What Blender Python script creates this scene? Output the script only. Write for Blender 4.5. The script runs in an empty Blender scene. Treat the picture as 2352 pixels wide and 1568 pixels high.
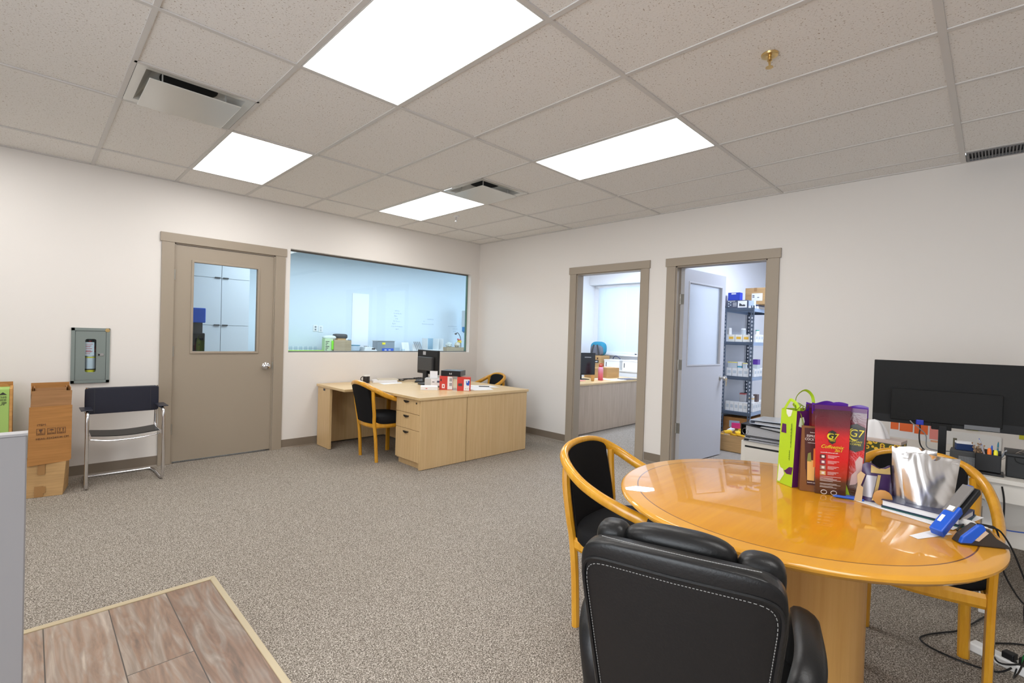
import bpy, bmesh, math, random
from mathutils import Vector, Matrix, Euler
C = bpy.context.scene
COL = C.collection
PI = math.pi
random.seed(7)

# ---------------------------------------------------------------- camera
yaw, pit, rol = 0.7852, -0.0124, 0.0310
F = Vector((math.cos(yaw)*math.cos(pit), math.sin(yaw)*math.cos(pit), math.sin(pit)))
R0 = Vector((math.sin(yaw), -math.cos(yaw), 0)); U0 = R0.cross(F)
R = R0*math.cos(rol)+U0*math.sin(rol); U = -R0*math.sin(rol)+U0*math.cos(rol)
cd = bpy.data.cameras.new('camera'); cam = bpy.data.objects.new('camera', cd); COL.objects.link(cam)
cam.matrix_world = Matrix(((R.x, U.x, -F.x, -4.8968), (R.y, U.y, -F.y, -5.6516), (R.z, U.z, -F.z, 1.3576), (0, 0, 0, 1)))
cd.sensor_width = 36; cd.lens = 1107.2/2352*36; cd.clip_start = 0.05
C.camera = cam
# ---------------------------------------------------------------- world, exposure
C.view_settings.view_transform = 'Standard'; C.view_settings.look = 'None'
C.view_settings.gamma = 1; C.view_settings.use_curve_mapping = False
C.view_settings.exposure = 0.92
w = bpy.data.worlds.new('sky'); C.world = w; w.use_nodes = True
bg = w.node_tree.nodes['Background']; bg.inputs[0].default_value = (0.86, 0.93, 1.0, 1); bg.inputs[1].default_value = 0.75
try:
    C.cycles.use_denoising = True; C.cycles.max_bounces = 8; C.cycles.diffuse_bounces = 5; C.cycles.transparent_max_bounces = 16
    C.cycles.sample_clamp_indirect = 6
except Exception: pass

def area(name, loc, size, sy, power, col, rot=(0, 0, 0)):
    l = bpy.data.lights.new(name, 'AREA'); l.shape = 'RECTANGLE'; l.size = size; l.size_y = sy
    l.energy = power; l.color = col
    o = bpy.data.objects.new(name, l); o.location = loc; o.rotation_euler = rot; COL.objects.link(o); return o
# office window daylight, unseen room lamps, and fills added in lab and behind camera
area('lab_cool_fill', (3.9, 1.7, 1.7), 1.6, 1.3, 24, (0.62, 0.82, 1.0), (0, PI/2, 0))  # added cool area light inside the lab, no window behind it
area('lab_ceiling_lamp', (-0.6, 1.7, 2.7), 4.5, 1.2, 62, (0.80, 0.90, 1.0))
area('small_office_daylight', (3.6, -0.95, 1.8), 1.6, 2.0, 12, (0.60, 0.77, 1.0), (0, PI/2, 0))
area('small_office_lamp', (1.5, -1.4, 2.7), 1.2, 0.6, 40, (0.72, 0.83, 1.0))
area('storeroom_lamp', (1.6, -4.4, 2.7), 1.2, 1.0, 44, (0.70, 0.80, 1.0))
area('rear_fill', (-7.6, -5.5, 1.5), 4.5, 2.3, 130, (0.86, 0.93, 1.0), (0, -PI/2, 0))  # area light added behind the camera to brighten ceiling and walls

# ---------------------------------------------------------------- materials
MATS = {}
def mat(name, col, rough=0.5, metal=0.0, spec=0.5, coat=0.0, emit=None, es=0, alpha=None, trans=0):
    if name in MATS: return MATS[name]
    m = bpy.data.materials.new(name); m.use_nodes = True
    b = m.node_tree.nodes['Principled BSDF']
    b.inputs['Base Color'].default_value = (*col, 1); b.inputs['Roughness'].default_value = rough
    b.inputs['Metallic'].default_value = metal; b.inputs['Specular IOR Level'].default_value = spec
    b.inputs['Coat Weight'].default_value = coat; b.inputs['Coat Roughness'].default_value = 0.06
    if trans: b.inputs['Transmission Weight'].default_value = trans
    if emit: b.inputs['Emission Color'].default_value = (*emit, 1); b.inputs['Emission Strength'].default_value = es
    MATS[name] = m; return m
def nodes(m): return m.node_tree.nodes, m.node_tree.links, m.node_tree.nodes['Principled BSDF']
def texco(m, scale=(1, 1, 1), kind='Object', rot=(0, 0, 0)):
    N, L, _ = nodes(m)
    t = N.new('ShaderNodeTexCoord'); mp = N.new('ShaderNodeMapping'); mp.inputs['Scale'].default_value = scale
    mp.inputs['Rotation'].default_value = rot
    L.new(t.outputs[kind], mp.inputs[0]); return mp.outputs[0]
def noise(m, vec, scale, detail=3, rough=0.5, dist=0):
    N, L, _ = nodes(m); n = N.new('ShaderNodeTexNoise'); n.inputs['Scale'].default_value = scale
    n.inputs['Detail'].default_value = detail; n.inputs['Roughness'].default_value = rough; n.inputs['Distortion'].default_value = dist
    L.new(vec, n.inputs['Vector']); return n.outputs['Fac']
def ramp(m, fac, stops, interp='LINEAR'):
    N, L, _ = nodes(m); r = N.new('ShaderNodeValToRGB'); r.color_ramp.interpolation = interp
    e = r.color_ramp.elements
    while len(e) < len(stops): e.new(0.5)
    for k, (p, c) in enumerate(stops): e[k].position = p; e[k].color = (*c, 1)
    L.new(fac, r.inputs[0]); return r.outputs[0]
def bump(m, fac, strength, dist=0.002):
    N, L, b = nodes(m); n = N.new('ShaderNodeBump'); n.inputs['Strength'].default_value = strength; n.inputs['Distance'].default_value = dist
    L.new(fac, n.inputs['Height']); L.new(n.outputs[0], b.inputs['Normal'])
def tocol(m, out): N, L, b = nodes(m); L.new(out, b.inputs['Base Color'])
def mixc(m, fac, a, bb, mode='MIX'):
    N, L, _ = nodes(m); x = N.new('ShaderNodeMix'); x.data_type = 'RGBA'; x.blend_type = mode
    if isinstance(fac, (int, float)): x.inputs[0].default_value = fac
    else: L.new(fac, x.inputs[0])
    for i, v in ((6, a), (7, bb)):
        if isinstance(v, tuple): x.inputs[i].default_value = (*v, 1)
        else: L.new(v, x.inputs[i])
    return x.outputs[2]

M_wall = mat('painted_wall', (0.75, 0.715, 0.68), 0.6, spec=0.3); bump(M_wall, noise(M_wall, texco(M_wall), 180, 2), 0.12, 0.001)
M_wallw = mat('white_painted_wall', (0.80, 0.80, 0.81), 0.6, spec=0.3)
M_lab = mat('lab_wall_paint', (0.68, 0.76, 0.82), 0.5, spec=0.3)
M_trim = mat('taupe_paint', (0.330, 0.275, 0.213), 0.42); bump(M_trim, noise(M_trim, texco(M_trim), 120, 2), 0.08, 0.001)
M_base = mat('rubber_baseboard', (0.205, 0.165, 0.125), 0.45)
M_carpet = mat('speckled_carpet', (0.3, 0.27, 0.23), 0.95, spec=0.05)
v = texco(M_carpet)
fine = ramp(M_carpet, noise(M_carpet, v, 185, 3, 0.78), [(0.36, (0.045, 0.037, 0.031)), (0.47, (0.205, 0.176, 0.148)), (0.54, (0.36, 0.318, 0.275)), (0.66, (0.74, 0.68, 0.61))])
tocol(M_carpet, mixc(M_carpet, noise(M_carpet, v, 3.0, 3), fine, mixc(M_carpet, 0.12, fine, (0.25, 0.22, 0.15)), 'MIX'))
bump(M_carpet, noise(M_carpet, v, 300, 3, 0.8), 0.45, 0.003)
M_tile = mat('ceiling_tile', (0.58, 0.55, 0.52), 0.9, spec=0.1)
v = texco(M_tile)
sp = ramp(M_tile, noise(M_tile, v, 120, 2, 0.6, 0.6), [(0.0, (0.38, 0.31, 0.25)), (0.33, (0.46, 0.39, 0.33)), (0.375, (0.82, 0.80, 0.775)), (1, (0.86, 0.84, 0.815))])
tocol(M_tile, sp); bump(M_tile, noise(M_tile, v, 95, 2, 0.6, 0.6), 0.3, 0.003)
M_tee = mat('ceiling_grid_metal', (0.64, 0.62, 0.60), 0.5)
M_lite = mat('light_diffuser', (0.9, 0.9, 0.9), 0.4, emit=(1.0, 0.985, 0.96), es=5.2)
M_white = mat('white_enamel', (0.8, 0.8, 0.79), 0.35)
M_warmw = mat('warm_white_laminate', (0.66, 0.63, 0.58), 0.45)
M_greyp = mat('grey_panel_paint', (0.31, 0.305, 0.315), 0.45)
M_chrome = mat('chrome', (0.75, 0.75, 0.77), 0.12, 1.0)
M_nickel = mat('satin_nickel', (0.6, 0.58, 0.55), 0.28, 1.0)
M_brass = mat('brass', (0.75, 0.55, 0.25), 0.3, 1.0)
M_black = mat('black_plastic', (0.010, 0.010, 0.011), 0.42, spec=.35)
M_dark = mat('dark_void', (0.006, 0.006, 0.006), 0.8)
M_dgrey = mat('dark_grey_plastic', (0.05, 0.05, 0.052), 0.5)
M_mgrey = mat('mid_grey_plastic', (0.25, 0.26, 0.28), 0.45)
M_fabric = mat('black_fabric', (0.009, 0.009, 0.010), 0.8, spec=0.15)
bump(M_fabric, noise(M_fabric, texco(M_fabric), 500, 2), 0.3, 0.001)
M_leather = mat('black_leather', (0.0085, 0.0085, 0.009), 0.36, spec=0.38)
bump(M_leather, noise(M_leather, texco(M_leather), 160, 4, 0.6), 0.22, 0.002)
M_navyl = mat('dark_navy_leather', (0.012, 0.014, 0.028), 0.4, spec=0.5)
M_stitch = mat('grey_stitching', (0.28, 0.28, 0.27), 0.7)
def wood(name, a, b, c, rough, scale, sc=(1, 1, 1), coat=0.0, rot=(0, 0, 0)):
    m = mat(name, b, rough, coat=coat)
    vv = texco(m, sc, rot=rot)
    tocol(m, ramp(m, noise(m, vv, scale, 5, 0.6, 0.4), [(0.25, a), (0.5, b), (0.75, c)])); return m
M_birch = wood('pale_maple_laminate', (0.58, 0.39, 0.19), (0.64, 0.445, 0.225), (0.69, 0.50, 0.27), 0.38, 6, (7, 7, 0.3))
M_birchtop = wood('pale_maple_worktop', (0.60, 0.42, 0.21), (0.65, 0.47, 0.245), (0.70, 0.52, 0.29), 0.3, 5, (0.6, 5, 1))
M_honey = wood('honey_beech_wood', (0.56, 0.245, 0.014), (0.65, 0.31, 0.020), (0.72, 0.37, 0.035), 0.25, 9, (3, 3, 0.5), 0.4)
M_ped = wood('honey_veneer_pedestal', (0.60, 0.315, 0.085), (0.66, 0.365, 0.11), (0.71, 0.41, 0.14), 0.35, 6, (6, 6, 0.3))
M_top = mat('glossy_honey_table_top', (0.6, 0.28, 0.05), 0.35, spec=.15, coat=.75)
N, L, b = nodes(M_top)
v = texco(M_top, (0.5, 7, 1), rot=(0, 0, 0.78)); g = ramp(M_top, noise(M_top, v, 4, 5, 0.6, 0.3), [(0.3, (0.60, 0.245, 0.003)), (0.7, (0.67, 0.295, 0.005))])
tc = N.new('ShaderNodeTexCoord'); ln = N.new('ShaderNodeVectorMath'); ln.operation = 'MULTIPLY'; ln.inputs[1].default_value = (1, 1, 0)
L.new(tc.outputs['Object'], ln.inputs[0]); le = N.new('ShaderNodeVectorMath'); le.operation = 'LENGTH'; L.new(ln.outputs[0], le.inputs[0])
ma = N.new('ShaderNodeMath'); ma.operation = 'COMPARE'; L.new(le.outputs['Value'], ma.inputs[0]); ma.inputs[1].default_value = 0.543; ma.inputs[2].default_value = 0.0022
gt = N.new('ShaderNodeMath'); gt.operation = 'GREATER_THAN'; L.new(le.outputs['Value'], gt.inputs[0]); gt.inputs[1].default_value = 0.543
rim = mixc(M_top, gt.outputs[0], g, mixc(M_top, 0.6, g, (0.72, 0.36, 0.055)))
tocol(M_top, mixc(M_top, ma.outputs[0], rim, (0.16, 0.06, 0.015)))
b.inputs['Coat Roughness'].default_value = 0.008; b.inputs['Coat IOR'].default_value = 1.5
def cardboard(name, c):
    m = mat(name, c, 0.75, spec=0.15); vv = texco(m, (1, 1, 14))
    tocol(m, ramp(m, noise(m, vv, 5, 3), [(0.3, tuple(x*0.86 for x in c)), (0.7, tuple(min(1, x*1.08) for x in c))])); return m
M_card = cardboard('brown_cardboard', (0.42, 0.20, 0.065)); M_cardl = cardboard('pale_cardboard', (0.50, 0.31, 0.14)); M_cardi = cardboard('inner_cardboard', (0.36, 0.19, 0.085))
M_tape = mat('packing_tape', (0.36, 0.19, 0.07), 0.25)
M_ink = mat('black_ink', (0.02, 0.018, 0.016), 0.6); M_inkbr = mat('dark_brown_ink', (0.09, 0.04, 0.02), 0.6)
M_green = mat('lime_green_card', (0.42, 0.62, 0.02), 0.4); M_lgreen = mat('pale_green_carton', (0.34, 0.52, 0.13), 0.6)
M_purple = mat('deep_purple', (0.09, 0.012, 0.10), 0.35); M_violet = mat('bright_violet_foil', (0.10, 0.02, 0.30), 0.25)
M_paper = mat('white_paper', (0.80, 0.80, 0.82), 0.6); M_cream = mat('cream_paper', (0.62, 0.57, 0.47), 0.6)
M_red = mat('red_print', (0.58, 0.035, 0.02), 0.4); M_blue = mat('bright_blue_plastic', (0.012, 0.09, 0.52), 0.3)
M_dblue = mat('navy_cover', (0.022, 0.03, 0.085), 0.35); M_yel = mat('yellow_print', (0.85, 0.70, 0.02), 0.45)
M_orange = mat('orange_paper', (0.85, 0.16, 0.035), 0.6); M_pink = mat('pink_paper', (0.80, 0.28, 0.25), 0.6)
M_gold = mat('gold_foil', (0.62, 0.45, 0.18), 0.3, 0.6); M_teal = mat('teal_fabric', (0.02, 0.22, 0.34), 0.7)
M_gshelf = mat('grey_blue_steel', (0.085, 0.11, 0.15), 0.4, 0.4); M_shelfed = mat('pale_blue_steel', (0.28, 0.36, 0.48), 0.4, 0.3)
M_cab = mat('grey_green_enamel', (0.20, 0.235, 0.225), 0.38)
M_blackgl = mat('black_gloss', (0.01, 0.011, 0.014), 0.2)
M_mesh = mat('dark_wire_mesh', (0.06, 0.06, 0.06), 0.4, 0.5)
M_silver = mat('silver_foil', (0.86, 0.84, 0.83), 0.24, 1.0); bump(M_silver, noise(M_silver, texco(M_silver, (11, 11, 5)), 1, 2, 0.45, 1.0), 0.7, 0.010)
def glassmat(name, tint, ior=1.5):
    m = bpy.data.materials.new(name); m.use_nodes = True; N = m.node_tree.nodes; L = m.node_tree.links; N.clear()
    o = N.new('ShaderNodeOutputMaterial'); t = N.new('ShaderNodeBsdfTransparent'); t.inputs[0].default_value = (*tint, 1)
    gl = N.new('ShaderNodeBsdfGlossy'); gl.inputs['Roughness'].default_value = 0.01; lw = N.new('ShaderNodeLayerWeight'); lw.inputs[0].default_value = 0.5
    pw = N.new('ShaderNodeMath'); pw.operation = 'POWER'; L.new(lw.outputs['Facing'], pw.inputs[0]); pw.inputs[1].default_value = 5
    f = N.new('ShaderNodeMath'); f.operation = 'MULTIPLY_ADD'; L.new(pw.outputs[0], f.inputs[0]); f.inputs[1].default_value = 0.9; f.inputs[2].default_value = 0.04 if ior > 1.4 else 0.02
    x = N.new('ShaderNodeMixShader'); L.new(f.outputs[0], x.inputs[0]); L.new(t.outputs[0], x.inputs[1]); L.new(gl.outputs[0], x.inputs[2]); L.new(x.outputs[0], o.inputs[0]); return m
M_glass = glassmat('window_glass', (0.93, 0.975, 0.99)); M_clear = glassmat('clear_plastic', (0.86, 0.92, 0.95), 1.3)
M_gedge = mat('green_glass_edge', (0.10, 0.20, 0.16), 0.2)
M_vinyl = mat('greyed_oak_vinyl', (0.3, 0.22, 0.17), 0.4)
N, L, b = nodes(M_vinyl)
v = texco(M_vinyl, (1, 1, 1))
br = N.new('ShaderNodeTexBrick'); br.inputs['Scale'].default_value = 1; br.offset = 0.37; br.inputs['Brick Width'].default_value = 3.6; br.inputs['Row Height'].default_value = 0.222
br.inputs['Mortar Size'].default_value = 0.0022; br.inputs['Color1'].default_value = (0, 0, 0, 1); br.inputs['Color2'].default_value = (1, 1, 1, 1); br.inputs['Mortar'].default_value = (0.5, 0.5, 0.5, 1)
v2 = texco(M_vinyl, (1, 1, 1), rot=(0, 0, PI/2)); N[-1].inputs['Location'].default_value = (0.3, -0.101, 0); L.new(v2, br.inputs['Vector'])
vs = texco(M_vinyl, (7, 0.9, 1))
ad = N.new('ShaderNodeVectorMath'); ad.operation = 'ADD'; L.new(vs, ad.inputs[0]); L.new(br.outputs['Color'], ad.inputs[1])
n1 = noise(M_vinyl, ad.outputs[0], 2.2, 5, 0.6, 1.6); wv = N.new('ShaderNodeTexWave'); wv.inputs['Scale'].default_value = 1.6; wv.inputs['Distortion'].default_value = 14; wv.inputs['Detail'].default_value = 3; wv.inputs['Detail Scale'].default_value = 1.2
L.new(ad.outputs[0], wv.inputs['Vector'])
c1 = ramp(M_vinyl, n1, [(0.28, (0.12, 0.085, 0.065)), (0.44, (0.29, 0.175, 0.115)), (0.56, (0.32, 0.25, 0.20)), (0.75, (0.52, 0.44, 0.37))])
c2 = mixc(M_vinyl, 0.22, c1, wv.outputs['Color'], 'MULTIPLY')
c3 = mixc(M_vinyl, 0.20, c2, mixc(M_vinyl, br.outputs['Color'], (0.12, 0.075, 0.055), (0.5, 0.40, 0.33)))
tocol(M_vinyl, mixc(M_vinyl, br.outputs['Fac'], c3, (0.07, 0.055, 0.045)))
M_edge = mat('beige_metal_strip', (0.52, 0.43, 0.28), 0.35, 0.2)

# ---------------------------------------------------------------- geometry helpers
def nb(): return bmesh.new()
def box(bm, x0, x1, y0, y1, z0, z1, m=None):
    if x1 < x0: x0, x1 = x1, x0
    if y1 < y0: y0, y1 = y1, y0
    if z1 < z0: z0, z1 = z1, z0
    vs = [Vector(p) for p in ((x0,y0,z0),(x1,y0,z0),(x1,y1,z0),(x0,y1,z0),(x0,y0,z1),(x1,y0,z1),(x1,y1,z1),(x0,y1,z1))]
    if m: vs = [m @ q for q in vs]
    vs = [bm.verts.new(q) for q in vs]
    for f in ((0,3,2,1),(4,5,6,7),(0,1,5,4),(1,2,6,5),(2,3,7,6),(3,0,4,7)): bm.faces.new([vs[i] for i in f])
    return bm
def mx(loc=(0,0,0), rz=0, rx=0, ry=0): return Matrix.Translation(loc) @ Euler((rx, ry, rz)).to_matrix().to_4x4()
def prism(bm, poly, z0, z1, m=None):
    a = [Vector((p[0], p[1], z0)) for p in poly]; c = [Vector((p[0], p[1], z1)) for p in poly]
    if m: a = [m @ q for q in a]; c = [m @ q for q in c]
    a = [bm.verts.new(q) for q in a]; c = [bm.verts.new(q) for q in c]; n = len(a)
    bm.faces.new(a[::-1]); bm.faces.new(c)
    for i in range(n): bm.faces.new((a[i], a[(i+1) % n], c[(i+1) % n], c[i]))
    return bm
def lathe(bm, prof, seg=24, c=(0,0,0), m=None):
    rings = []
    for r, z in prof:
        ring = []
        for k in range(seg):
            a = 2*PI*k/seg; q = Vector((r*math.cos(a), r*math.sin(a), z))
            q = (m @ q) if m else q + Vector(c)
            ring.append(bm.verts.new(q))
        rings.append(ring)
    for i in range(len(rings)-1):
        for k in range(seg):
            j = (k+1) % seg; bm.faces.new((rings[i][k], rings[i][j], rings[i+1][j], rings[i+1][k]))
    if prof[0][0] > 1e-5: bm.faces.new(rings[0][::-1])
    if prof[-1][0] > 1e-5: bm.faces.new(rings[-1])
    return bm
def cyl(bm, c, r, h, seg=20, axis='z', r2=None):
    rot = {'z': Matrix.Identity(4), 'x': Euler((0, PI/2, 0)).to_matrix().to_4x4(), 'y': Euler((-PI/2, 0, 0)).to_matrix().to_4x4()}[axis]
    return lathe(bm, [(r, 0), (r if r2 is None else r2, h)], seg, m=Matrix.Translation(c) @ rot)
def smoothpts(pts, n=6):
    P = [Vector(p) for p in pts]; out = []
    for i in range(len(P)-1):
        p0 = P[max(i-1, 0)]; p1 = P[i]; p2 = P[i+1]; p3 = P[min(i+2, len(P)-1)]
        for k in range(n):
            t = k/n
            out.append(0.5*((2*p1)+(-p0+p2)*t+(2*p0-5*p1+4*p2-p3)*t*t+(-p0+3*p1-3*p2+p3)*t**3))
    out.append(P[-1]); return out
def tube(bm, pts, r=0.01, seg=10, ry=None, up=None, m=None, close=False, radii=None):
    P = [Vector(p) for p in pts]; n = len(P); ry = ry or r; rings = []
    nrm = None
    for i in range(n):
        t = (P[min(i+1, n-1)]-P[max(i-1, 0)])
        if close: t = P[(i+1) % n]-P[(i-1) % n]
        t.normalize()
        if nrm is None:
            h = Vector(up) if up else (Vector((0, 0, 1)) if abs(t.z) < 0.9 else Vector((1, 0, 0)))
            nrm = (h-t*h.dot(t)).normalized()
        else: nrm = (nrm-t*nrm.dot(t)).normalized()
        bn = t.cross(nrm); k = radii[i] if radii else 1
        ring = []
        for s in range(seg):
            a = 2*PI*s/seg; q = P[i]+nrm*(math.cos(a)*r*k)+bn*(math.sin(a)*ry*k)
            ring.append(bm.verts.new((m @ q) if m else q))
        rings.append(ring)
    for i in range(n if close else n-1):
        a, c = rings[i], rings[(i+1) % n]
        for s in range(seg): bm.faces.new((a[s], a[(s+1) % seg], c[(s+1) % seg], c[s]))
    if not close: bm.faces.new(rings[0][::-1]); bm.faces.new(rings[-1])
    return bm
def super_e(bm, c, sx, sy, sz, e1=0.4, e2=0.4, nu=28, nv=14, m=None):
    def pw(x, e): return math.copysign(abs(x)**e, x)
    rings = []
    for i in range(1, nv):
        ph = -PI/2+PI*i/nv; ring = []
        for k in range(nu):
            th = 2*PI*k/nu
            q = Vector((sx*pw(math.cos(ph), e1)*pw(math.cos(th), e2), sy*pw(math.cos(ph), e1)*pw(math.sin(th), e2), sz*pw(math.sin(ph), e1)))
            q = (m @ q) if m else q+Vector(c); ring.append(bm.verts.new(q))
        rings.append(ring)
    for i in range(len(rings)-1):
        for k in range(nu):
            j = (k+1) % nu; bm.faces.new((rings[i][k], rings[i][j], rings[i+1][j], rings[i+1][k]))
    bm.faces.new(rings[0][::-1]); bm.faces.new(rings[-1]); return bm
def grid(bm, fn, nu, nv, closed=False):
    V = [[bm.verts.new(Vector(fn(i/nu, j/nv))) for i in range(nu+1)] for j in range(nv+1)]
    for j in range(nv):
        for i in range(nu): bm.faces.new((V[j][i], V[j][i+1], V[j+1][i+1], V[j+1][i]))
    return V

# ---------------------------------------------------------------- object helpers
def rootof(o):
    while o.parent: o = o.parent
    return o
WORLDROOT = set()
def obj(name, bm, m, parent=None, bev=0, smooth=False, sub=0, solid=0, local=False):
    bmesh.ops.recalc_face_normals(bm, faces=bm.faces[:])
    me = bpy.data.meshes.new(name); bm.to_mesh(me); bm.free()
    off = None
    if parent is not None and not local:
        r = rootof(parent)
        if r.name in WORLDROOT: off = r.location.copy()
    elif parent is None:
        # origin at base centre
        xs = [q.co for q in me.vertices]
        c = Vector(((min(q.x for q in xs)+max(q.x for q in xs))/2, (min(q.y for q in xs)+max(q.y for q in xs))/2, min(q.z for q in xs)))
        off = c
    if off is not None: me.transform(Matrix.Translation(-off))
    me.materials.append(m)
    o = bpy.data.objects.new(name, me); COL.objects.link(o)
    if parent is not None: o.parent = parent
    elif off is not None: o.location = off; WORLDROOT.add(o.name)
    if smooth:
        for p in me.polygons: p.use_smooth = True
    if solid:
        s = o.modifiers.new('solid', 'SOLIDIFY'); s.thickness = solid; s.offset = 0
    if bev:
        s = o.modifiers.new('bevel', 'BEVEL'); s.width = bev; s.segments = 2; s.limit_method = 'ANGLE'; s.angle_limit = math.radians(40)
    if sub:
        s = o.modifiers.new('sub', 'SUBSURF'); s.levels = sub; s.render_levels = sub
    elif smooth:
        s = o.modifiers.new('split', 'EDGE_SPLIT'); s.split_angle = math.radians(38)
    return o
def tag(o, label=None, cat=None, group=None, kind=None):
    if label: o['label'] = label
    if cat: o['category'] = cat
    if group: o['group'] = group
    if kind: o['kind'] = kind
    return o
def thing(name, label, cat, loc, rz=0, group=None, world=True):
    o = bpy.data.objects.new(name, None); COL.objects.link(o); o.location = loc; o.rotation_euler = (0, 0, rz)
    o.empty_display_size = 0.05
    if world and rz == 0: WORLDROOT.add(o.name)
    return tag(o, label, cat, group)
def solo(name, bm, m, label, cat, group=None, **k): return tag(obj(name, bm, m, None, **k), label, cat, group)
def struct(name, bm, m, parent=None, **k):
    o = obj(name, bm, m, parent, **k)
    if parent is None: o['kind'] = 'structure'
    return o
def sroot(name, loc):
    o = bpy.data.objects.new(name, None); COL.objects.link(o); o.location = loc; o['kind'] = 'structure'; WORLDROOT.add(o.name); return o
def dup(root, loc, rz, label=None, group=None):
    r = root.copy(); COL.objects.link(r); r.location = loc; r.rotation_euler = (0, 0, rz)
    if label: r['label'] = label
    if group: r['group'] = group
    for ch in list(root.children):
        c = ch.copy(); COL.objects.link(c); c.parent = r
        for gch in list(ch.children):
            d = gch.copy(); COL.objects.link(d); d.parent = c
    return r
def text(name, s, size, m, parent, org, xd, yd, align='CENTER', ext=0.0006, local=False, shear=0, sx=1.0):
    cu = bpy.data.curves.new('t', 'FONT'); cu.body = s; cu.size = size; cu.align_x = align; cu.align_y = 'CENTER'; cu.extrude = ext; cu.shear = shear; cu.resolution_u = 3
    to = bpy.data.objects.new('t', cu); me = bpy.data.meshes.new_from_object(to)
    bpy.data.objects.remove(to); bpy.data.curves.remove(cu)
    X = Vector(xd).normalized(); Y = Vector(yd).normalized(); Z = X.cross(Y)
    Mx = Matrix(((X.x*sx, Y.x, Z.x, org[0]), (X.y*sx, Y.y, Z.y, org[1]), (X.z*sx, Y.z, Z.z, org[2]), (0, 0, 0, 1)))
    me.transform(Mx)
    if not local:
        r = rootof(parent)
        if r.name in WORLDROOT: me.transform(Matrix.Translation(-r.location))
    me.materials.append(m); o = bpy.data.objects.new(name, me); COL.objects.link(o); o.parent = parent; return o

def glyphs(name, m, parent, org, xd, yd, length, h, seed=1):
    # a row of tiny printed strokes, for print too small to read
    X = Vector(xd).normalized(); Y = Vector(yd).normalized(); Z = X.cross(Y); rr = random.Random(seed); x = -length/2; bm = nb()
    Mx = Matrix(((X.x, Y.x, Z.x, org[0]), (X.y, Y.y, Z.y, org[1]), (X.z, Y.z, Z.z, org[2]), (0, 0, 0, 1)))
    while x < length/2:
        w_ = h*rr.uniform(.18, .6); hh_ = h*rr.uniform(.55, 1); box(bm, x, x+w_, -h/2, -h/2+hh_, 0, .0005, Mx); x += w_+h*rr.uniform(.15, .4)
    return obj(name, bm, m, parent)

# ================================================================ THE SETTING
H = 2.7432; GX = -4.526; GY = -0.570; TX = 0.61; TY = 1.22
def wall(name, axis, c0, c1, u0, u1, ops=(), m=M_wall, z0=0, z1=2.80):
    us = sorted({u0, u1, *[q for o in ops for q in o[:2]]}); zs = sorted({z0, z1, *[q for o in ops for q in o[2:]]})
    bm = nb()
    for a, c in zip(us[:-1], us[1:]):
        col = []
        for p, q in zip(zs[:-1], zs[1:]):
            if any(o[0] <= a and c <= o[1] and o[2] <= p and q <= o[3] for o in ops): continue
            if col and abs(col[-1][1]-p) < 1e-6: col[-1][1] = q
            else: col.append([p, q])
        for p, q in col:
            if axis == 'y': box(bm, a, c, c0, c1, p, q)
            else: box(bm, c0, c1, a, c, p, q)
    return struct(name, bm, m)
wall('wall_left', 'y', 0, 0.12, -8, 0.12, [(-3.915, -2.985, 0, 2.16), (-2.825, -0.165, 1.085, 2.262), (-4.632, -4.398, 0.835, 1.295)])
wall('wall_right', 'x', 0, 0.12, -9, 0, [(-2.80, -1.885, 0, 2.16), (-4.125, -3.215, 0, 2.155)])
wall('wall_behind', 'y', -9.12, -9, -8, 0.12)
wall('wall_entrance', 'x', -8.12, -8, -9.12, 0.12)
# lab
wall('wall_lab_far', 'y', 3.33, 3.45, -5.6, 4.1, m=M_lab)
wall('wall_lab_left', 'x', -5.72, -5.6, 0.12, 3.45, m=M_lab)
wall('wall_lab_right', 'x', 4.0, 4.12, 0.12, 3.45, [], m=M_lab)
wall('wall_office_left', 'y', -0.04, 0.10, 0.12, 4.0, m=M_wallw)
wall('wall_office_window', 'x', 3.0, 3.12, -2.93, -0.04, [(-1.75, -0.15, 1.07, 2.38)], m=M_wallw)
wall('wall_office_partition', 'y', -3.02, -2.93, 0.12, 3.6, m=M_wallw)
wall('wall_storeroom_far', 'x', 3.5, 3.6, -6.5, -3.02, m=M_wallw)
wall('wall_storeroom_right', 'y', -6.6, -6.5, 0.12, 3.6, m=M_wallw)
struct('floor', box(nb(), -8.1, 4.1, -9.1, 3.45, -0.08, 0), M_carpet)
struct('ceiling_lab', box(nb(), -5.7, 4.1, 0.12, 3.45, 2.745, 2.80), M_tile)
struct('ceiling_office', box(nb(), 0.12, 4.0, -3.0, -0.04, 2.72, 2.80), M_wallw)
struct('ceiling_storeroom', box(nb(), 0.12, 3.6, -6.6, -3.02, 2.72, 2.80), M_wallw)
# vinyl entry floor and its trims
struct('floor_vinyl_entry', box(nb(), -7.9, -4.20, -7.2, -2.735, 0, 0.004), M_vinyl)
bm = nb(); prism(bm, [(-7.9, -2.735), (-4.20, -2.735), (-4.172, -2.700), (-7.9, -2.700)], 0, 0.009); struct('trim_1', bm, M_edge, bev=0.003)
bm = nb(); prism(bm, [(-4.20, -2.735), (-4.20, -7.2), (-4.172, -7.2), (-4.172, -2.700)], 0, 0.009); struct('trim_2', bm, M_edge, bev=0.003)

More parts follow.
